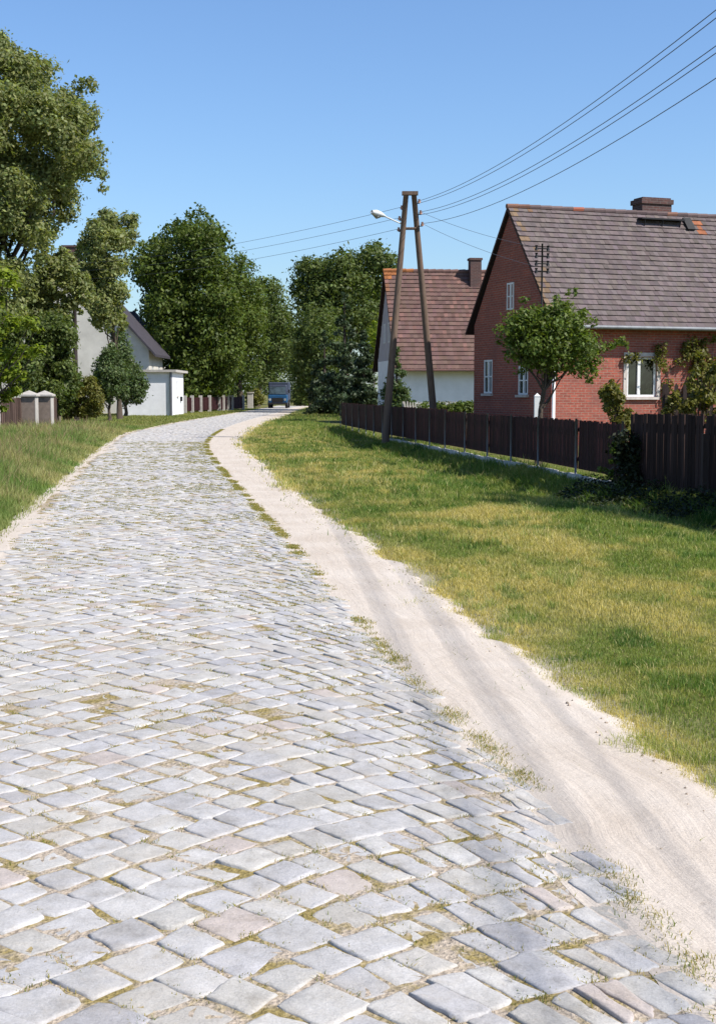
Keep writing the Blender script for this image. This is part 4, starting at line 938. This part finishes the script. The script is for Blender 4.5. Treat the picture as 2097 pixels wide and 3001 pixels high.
o = np_mesh('ground_ivy_shade', V, [np.arange(len(V)).reshape(-1,4)], LM['ivy'], np.repeat(rng.uniform(.6,1.6,(len(P),1))*np.ones((1,3)), 4, 0)); tag(o, 'dark ground ivy below the taller fence, spread wider to darken the shaded verge', 'ground cover', kind='stuff')
mb = MB(); p = Vector((at(1203, 880, 36.).x, 36., 0)); wp = empty('gate_post', p); tag(wp, 'short white painted post behind the fence at the brick house corner', 'post')
mb.box((-.075,-.075,-.1),(.075,.075,1.55)); mb.raw([(-.085,-.085,1.551),(.085,-.085,1.551),(.085,.085,1.551),(-.085,.085,1.551),(0,0,1.64)], [(0,1,4),(1,2,4),(2,3,4),(3,0,4),(3,2,1,0)]); mb.build('shaft', M['paint'], wp)

# ------------------------------------------------------------------ left fences
f0 = Vector((at(-60,880,50.).x, 50., 0)); f1 = Vector((at(52,880,53.5).x, 53.5, 0)); f2 = Vector((at(98,880,55.).x, 55., 0)); f3 = Vector((at(128,880,57.).x, 57., 0))
lf = empty('plank_fence', f0); tag(lf, 'brown plank fence between pillars behind the tall grass on the left', 'fence')
for a, b_ in ((f0, f0.lerp(f1,.5)), (f0.lerp(f1,.5), f1), (f2, f3)): board_span(lf, a, b_, 1.45, M['oldwood'], bw=.11, gap=.03)
q = f0.lerp(f1, .5) - lf.location; mb = MB(); mb.box((q.x-.06,q.y-.12,-.1),(q.x+.06,q.y-.03,1.5)); mb.build('post', M['concrete'], lf)
def pillar(p, label):
    r_ = empty('fence_pillar', p); tag(r_, label, 'pillar', 'fence pillars at the left gate'); mb = MB(); mb.box((-.27,-.24,-.1),(.27,.24,1.5)); mb.build('shaft', M['pillar'], r_)
    mb = MB(); mb.box((.272,-.245,-.1),(.30,.245,1.5)); mb.box((-.25,-.262,-.1),(.30,-.243,.25)); mb.build('lit_side_strip', M['concrete'], r_)  # pale right face paints the sunlit side of the shaft; pale foot strip in front
    mb = MB(); mb.raw([(-.36,-.34,1.502),(.36,-.34,1.502),(.36,.34,1.502),(-.36,.34,1.502),(-.36,-.34,1.57),(.36,-.34,1.57),(.36,.34,1.57),(-.36,.34,1.57),(0,0,1.74)], [(3,2,1,0),(0,1,5,4),(1,2,6,5),(2,3,7,6),(3,0,4,7),(4,5,8),(5,6,8),(6,7,8),(7,4,8)]); mb.build('cap', M['concrete'], r_)
pillar(Vector((at(66,880,53.6).x, 53.6, 0)), 'concrete gate pillar with pyramid cap, left one of the pair in the grass')
pillar(Vector((at(101,880,54.6).x, 54.6, 0)), 'concrete gate pillar with pyramid cap, right one of the pair in the grass')
ff = empty('slat_fence', (at(415,880,110.).x, 110., 0)); tag(ff, 'far brown fence with pale posts below the chestnut tree', 'fence')
pxs = [415, 431, 450, 470, 491, 501, 511, 520, 545]; fpl = [Vector((at(px,880,108+ (px-415)*.16).x, 108+(px-415)*.16, 0)) for px in pxs]
for a, b_ in zip(fpl[:-1], fpl[1:]): board_span(ff, a, b_, 1.25, M['darkwood'], bw=.12, gap=.05)
for p in fpl:
    q = p - ff.location; mb = MB(); mb.box((q.x-.14,q.y-.3,-.1),(q.x+.14,q.y-.03,1.42)); mb.build('post', M['concrete'], ff)
p = Vector((at(561,880,140.).x, 140., 0)); gp = empty('gate_pillar', p); tag(gp, 'pale gate pillar at the left roadside just before the truck', 'pillar')
mb = MB(); mb.box((-.28,-.25,-.1),(.28,.25,1.6)); mb.build('shaft', M['concrete'], gp); mb = MB(); mb.box((-.36,-.33,1.602),(.36,.33,1.72)); mb.build('cap', M['concrete'], gp)

# ------------------------------------------------------------------ poles, lamp, wires
PA = G(861, 1003, -.24); top = at(918, 436, PA.y + .4); PB = Vector((at(977, 880, PA.y + 1.3).x, PA.y + 1.3, 0))
ap_ = empty('utility_pole', PA); tag(ap_, 'wooden A frame utility pole straddling the board fence', 'pole')
def leg(foot, off, name):
    mb = MB(); t = Vector((top.x + off, top.y, top.z)); pts = [foot.lerp(t, k/6) - PA for k in range(7)]; pts[0].z -= .4
    mb.tube(pts, [.135 - .0075*k for k in range(7)], 12); return mb.build(name, M['polewood'], ap_, smooth=True)
leg(PA, -.13, 'leg'); leg(PB, .14, 'leg')
mb = MB(); tz = top - PA; mb.box((tz.x-.27, tz.y-.12, tz.z-.02), (tz.x+.28, tz.y+.12, tz.z+.10)); mb.build('top_block', M['polewood'], ap_)
mb = MB(); mb.tube([(tz.x-.2, tz.y, tz.z-1.15), (tz.x+.22, tz.y, tz.z-1.15)], .05, 8); mb.build('brace', M['polewood'], ap_)
ins = {}
for key, px, py in (('l1', 900, 466), ('l2', 895, 490), ('l3', 893, 515), ('r1', 939, 452), ('r2', 942, 477), ('r3', 946, 503)):
    p = at(px, py, top.y) - PA; s_ = -1 if key[0] == 'l' else 1; mb = MB()
    mb.tube([p + Vector((-s_*.13,0,-.06)), p + Vector((0,0,-.06)), p], .016, 6); mb.build('hook', M['iron'], ap_)
    mb = MB(); mb.tube([p + Vector((0,0,-.05)), p, p + Vector((0,0,.05)), p + Vector((0,0,.08))], [.05,.06,.035,.045], 8); mb.build('insulator', M['porcelain'], ap_, smooth=True); ins[key] = p + PA + Vector((0,0,.03))
lp0 = at(900, 502, top.y); lp1 = at(858, 483, top.y - .5); lp2 = at(836, 474, top.y - .75)
sl_ = empty('street_lamp', lp0); tag(sl_, 'pale street lamp on a short arm fixed to the wooden A frame pole', 'lamp')
mb = MB(); mb.tube([(0.05,0,-.5),(0,0,-.45),(-.0,0,0), lp1-lp0], .028, 8); mb.build('arm', M['lampwhite'], sl_, smooth=True)
d = (lp2-lp1); mb = MB(); ax = d.normalized(); mb.tube([lp1-lp0-ax*.1, lp1-lp0, lp1-lp0+d*.3, lp1-lp0+d*.8, lp1-lp0+d*1.15], [.04,.08,.13,.15,.08], 10)
mb.v = [(v_[0], v_[1], (lp1-lp0).z + (v_[2]-(lp1-lp0).z)*.75) for v_ in mb.v]; hd = mb.build('lamp_head', M['lampwhite'], sl_, smooth=True)
mb = MB(); mb.tube([lp1-lp0+d*.35-Vector((0,0,.07)), lp1-lp0+d*.6-Vector((0,0,.10)), lp1-lp0+d*.95-Vector((0,0,.07))], [.06,.1,.06], 10); mb.build('diffuser', M['lens'], hd, smooth=True)
lpX = at(171, 880, 77.); lp_ = empty('utility_pole', (lpX.x, 77., -.05)); tag(lp_, 'thin dark wooden pole among the bushes on the left', 'pole'); ltop = at(172, 584, 77.).z
mb = MB(); mb.tube([(0,0,-.3),(0,0,ltop*.5),(0,0,ltop)], [.15,.125,.10], 10); mb.build('shaft', M['darkpole'], lp_, smooth=True)
LT = []
for k in range(3):
    z = ltop - .15 - .45*k; s_ = 1 if k % 2 == 0 else -1; mb = MB(); mb.tube([(0,0,z-.05),(s_*.2,0,z-.05),(s_*.2,0,z)], .018, 6); mb.build('hook', M['iron'], lp_)
    mb = MB(); mb.tube([(s_*.2,0,z-.02),(s_*.2,0,z+.03),(s_*.2,0,z+.1)], [.05,.06,.04], 8); mb.build('insulator', M['porcelain'], lp_, smooth=True); LT.append(Vector((lpX.x + s_*.2, 77., z)))
def wire(a, b_, sag, label, group, rad=.009, n=28):
    P = []
    for i in range(n+1):
        t = i/n; p = a.lerp(b_, t); p.z -= 4*sag*t*(1-t); P.append(p)
    r_ = P[0].copy(); mb = MB(); mb.tube([p - r_ for p in P], rad, 5); o = mb.build('overhead_wire', M['wire'], None, smooth=True); o.location = r_; tag(o, label, 'wire', group)
WG1, WG2, WG3 = 'wires from the A frame pole towards the upper right', 'wires from the A frame pole to the left pole', 'wires to the brick house'
def through(a, px, py, label, rad=.0075):
    """wire from a, passing the ray of (px,py) at about 18 m, on to a pole behind the viewer"""
    end = Vector((7.6, -4.5, 0)); d = ray(px, py)
    k = d.x/d.y; u = (k*a.y - a.x) / ((end.x - a.x) - k*(end.y - a.y)); y = a.y + (end.y - a.y)*u
    zt = CAMH + d.z/d.y*y; ze = a.z + .15; sag = (a.z + (ze - a.z)*u - zt) / (4*u*(1-u)); end.z = ze
    wire(a, end, sag, label, WG1, rad, 40)
through(ins['r1'], 1596, 28, 'topmost wire running from the A frame pole to the upper right corner')
through(ins['r1'] + Vector((.02,.1,-.06)), 1596, 46, 'second wire close below the topmost one at the upper right corner')
through(ins['r2'], 1596, 108, 'upper wire of the middle pair running to the right picture edge')
through(ins['r2'] + Vector((.02,.1,-.08)), 1596, 124, 'lower wire of the middle pair running to the right picture edge')
through(ins['r3'], 1596, 180, 'lowest wire running from the A frame pole to the right picture edge')
for k, (i_, lab) in enumerate((('l1','uppermost wire from the A frame pole to the dark pole on the left'), ('l2','middle wire from the A frame pole to the dark pole on the left'), ('l3','lowest wire from the A frame pole to the dark pole on the left'))): wire(ins[i_], LT[k], .35, lab, WG2, .0065)
for k, (i_, lab) in enumerate((('r2','upper thin wire from the A frame pole to the insulator rack on the brick house'), ('r3','lower thin wire from the A frame pole to the insulator rack on the brick house'))): wire(ins[i_], MASTW - Vector((.2,0,.1+.6*k)), .12, lab, WG3, .006)

# ------------------------------------------------------------------ truck
TY = 141.; tp = at(622, 880, TY); tk = empty('delivery_truck', (tp.x, TY, 0.0)); tk.scale = (.94, .94, .94); tag(tk, 'blue boxy truck with dark canvas top driving towards the viewer', 'truck')
def bev_box(mb, a, b_, r, mi=0, c=(1,1,1)):                    # box with chamfered upright edges
    x0,y0,z0 = a; x1,y1,z1 = b_; ring = [(x0+r,y0),(x1-r,y0),(x1,y0+r),(x1,y1-r),(x1-r,y1),(x0+r,y1),(x0,y1-r),(x0,y0+r)]
    cx_, cy_ = (x0+x1)/2, (y0+y1)/2; k = 1 - r/(x1-x0)
    P = [(x,y,z0) for x,y in ring] + [(x,y,z1-r) for x,y in ring] + [(cx_+(x-cx_)*k, cy_+(y-cy_)*k, z1) for x,y in ring]
    fs = [tuple(range(7,-1,-1)), tuple(range(16,24))]
    for l in (0, 8): fs += [(l+i, l+(i+1)%8, l+8+(i+1)%8, l+8+i) for i in range(8)]
    mb.raw(P, fs, mi, c)
mb = MB(); bev_box(mb, (-1.08,0.0,.62), (1.08,1.9,1.52), .10); mb.build('cab', M['truckblue'], tk)
mb = MB(); bev_box(mb, (-1.02,.12,1.522), (1.02,1.85,2.62), .12); mb.build('cab_top', M['canvas'], tk)
mb = MB(); bev_box(mb, (-1.13,2.0,.95), (1.13,6.4,2.92), .08); mb.build('canvas_cover', M['canvas'], tk)
mb = MB(); mb.box((-1.1,1.2,.55),(1.1,6.4,.9)); mb.build('chassis', M['rubber'], tk)
mb = MB(); mb.raw([(-.9,.07,1.6),(.9,.07,1.6),(.86,.1,2.4),(-.86,.1,2.4),(-.9,.125,1.6),(.9,.125,1.6),(.86,.15,2.4),(-.86,.15,2.4)], [(0,1,2,3),(7,6,5,4),(0,4,5,1),(1,5,6,2),(2,6,7,3),(3,7,4,0)]); mb.build('windscreen', M['windscreen'], tk)
mb = MB(); mb.box((-.62,-.03,.72),(.62,-.002,1.18)); mb.build('grille', M['rubber'], tk)
mb = MB(); bev_box(mb, (-1.1,-.12,.45),(1.1,.0-.035,.66), .03); mb.build('bumper', M['iron'], tk)
for s_ in (-1, 1):
    mb = MB(); mb.tube([(s_*.84,-.04,.98),(s_*.84,.005,.98)], .14, 12); mb.build('headlight', M['lens'], tk)
    mb = MB(); mb.tube([(s_*1.04,.2,1.9),(s_*1.28,.1,1.95)], .02, 6); mb.box((s_*1.28-.08,.06,1.7),(s_*1.28+.08,.1,2.1)); mb.build('mirror', M['rubber'], tk)
    for yy in (.95, 4.9):
        mb = MB(); mb.tube([(s_*.82,yy,.45),(s_*.85,yy,.45),(s_*1.07,yy,.45),(s_*1.1,yy,.45)], [.4,.45,.45,.4], 18); wl = mb.build('wheel', M['rubber'], tk)
        mb = MB(); mb.tube([(s_*1.102,yy,.45),(s_*1.12,yy,.45)], .22, 14); mb.build('rim', M['steel'], wl)

# ------------------------------------------------------------------ camera, light, sky
cam = bpy.data.cameras.new('camera'); co = bpy.data.objects.new('camera', cam); col.objects.link(co)
co.location = (0, 0, CAMH); co.rotation_euler = (math.pi/2 - PITCH, 0, 0)
cam.sensor_fit = 'VERTICAL'; cam.sensor_height = 36; cam.lens = F/2295.2*36; cam.clip_end = 6000; cam.clip_start = .05
sc.camera = co
EL, AZ = R(47), R(116)
sd = Vector((math.cos(EL)*math.sin(AZ), math.cos(EL)*math.cos(AZ), math.sin(EL)))
L = bpy.data.lights.new('sun', 'SUN'); L.energy = 5.0; L.angle = R(.5); L.color = (1., .955, .88)
so = bpy.data.objects.new('sun', L); col.objects.link(so); so.rotation_euler = (-sd).to_track_quat('-Z', 'Y').to_euler(); so.location = (20, -5, 30)
w = bpy.data.worlds.new('World'); sc.world = w; w.use_nodes = True; nt = w.node_tree
sky = nt.nodes.new('ShaderNodeTexSky'); sky.sky_type = 'NISHITA'; sky.sun_disc = False; sky.sun_elevation = EL; sky.sun_rotation = AZ
sky.air_density = 1.15; sky.dust_density = .8; sky.ozone_density = 3.0; sky.altitude = 100
tn = mixrgb(nt, 'MULTIPLY', 1., sky.outputs[0], (.84, 1.0, 1.22)); tc_ = nt.nodes.new('ShaderNodeTexCoord'); sx_ = nt.nodes.new('ShaderNodeSeparateXYZ'); nt.links.new(tc_.outputs['Generated'], sx_.inputs[0])
zen = ramp(nt, sx_.outputs['Z'], [(.42, gray(1.)), (.85, gray(.38))]); tn = mixrgb(nt, 'MULTIPLY', 1., tn, zen); nt.links.new(tn, nt.nodes['Background'].inputs[0]); nt.nodes['Background'].inputs[1].default_value = .105
sc.view_settings.view_transform = 'Standard'; sc.view_settings.look = 'None'; sc.view_settings.gamma = 1; sc.view_settings.exposure = .44
sc.cycles.max_bounces = 6; sc.cycles.transparent_max_bounces = 4
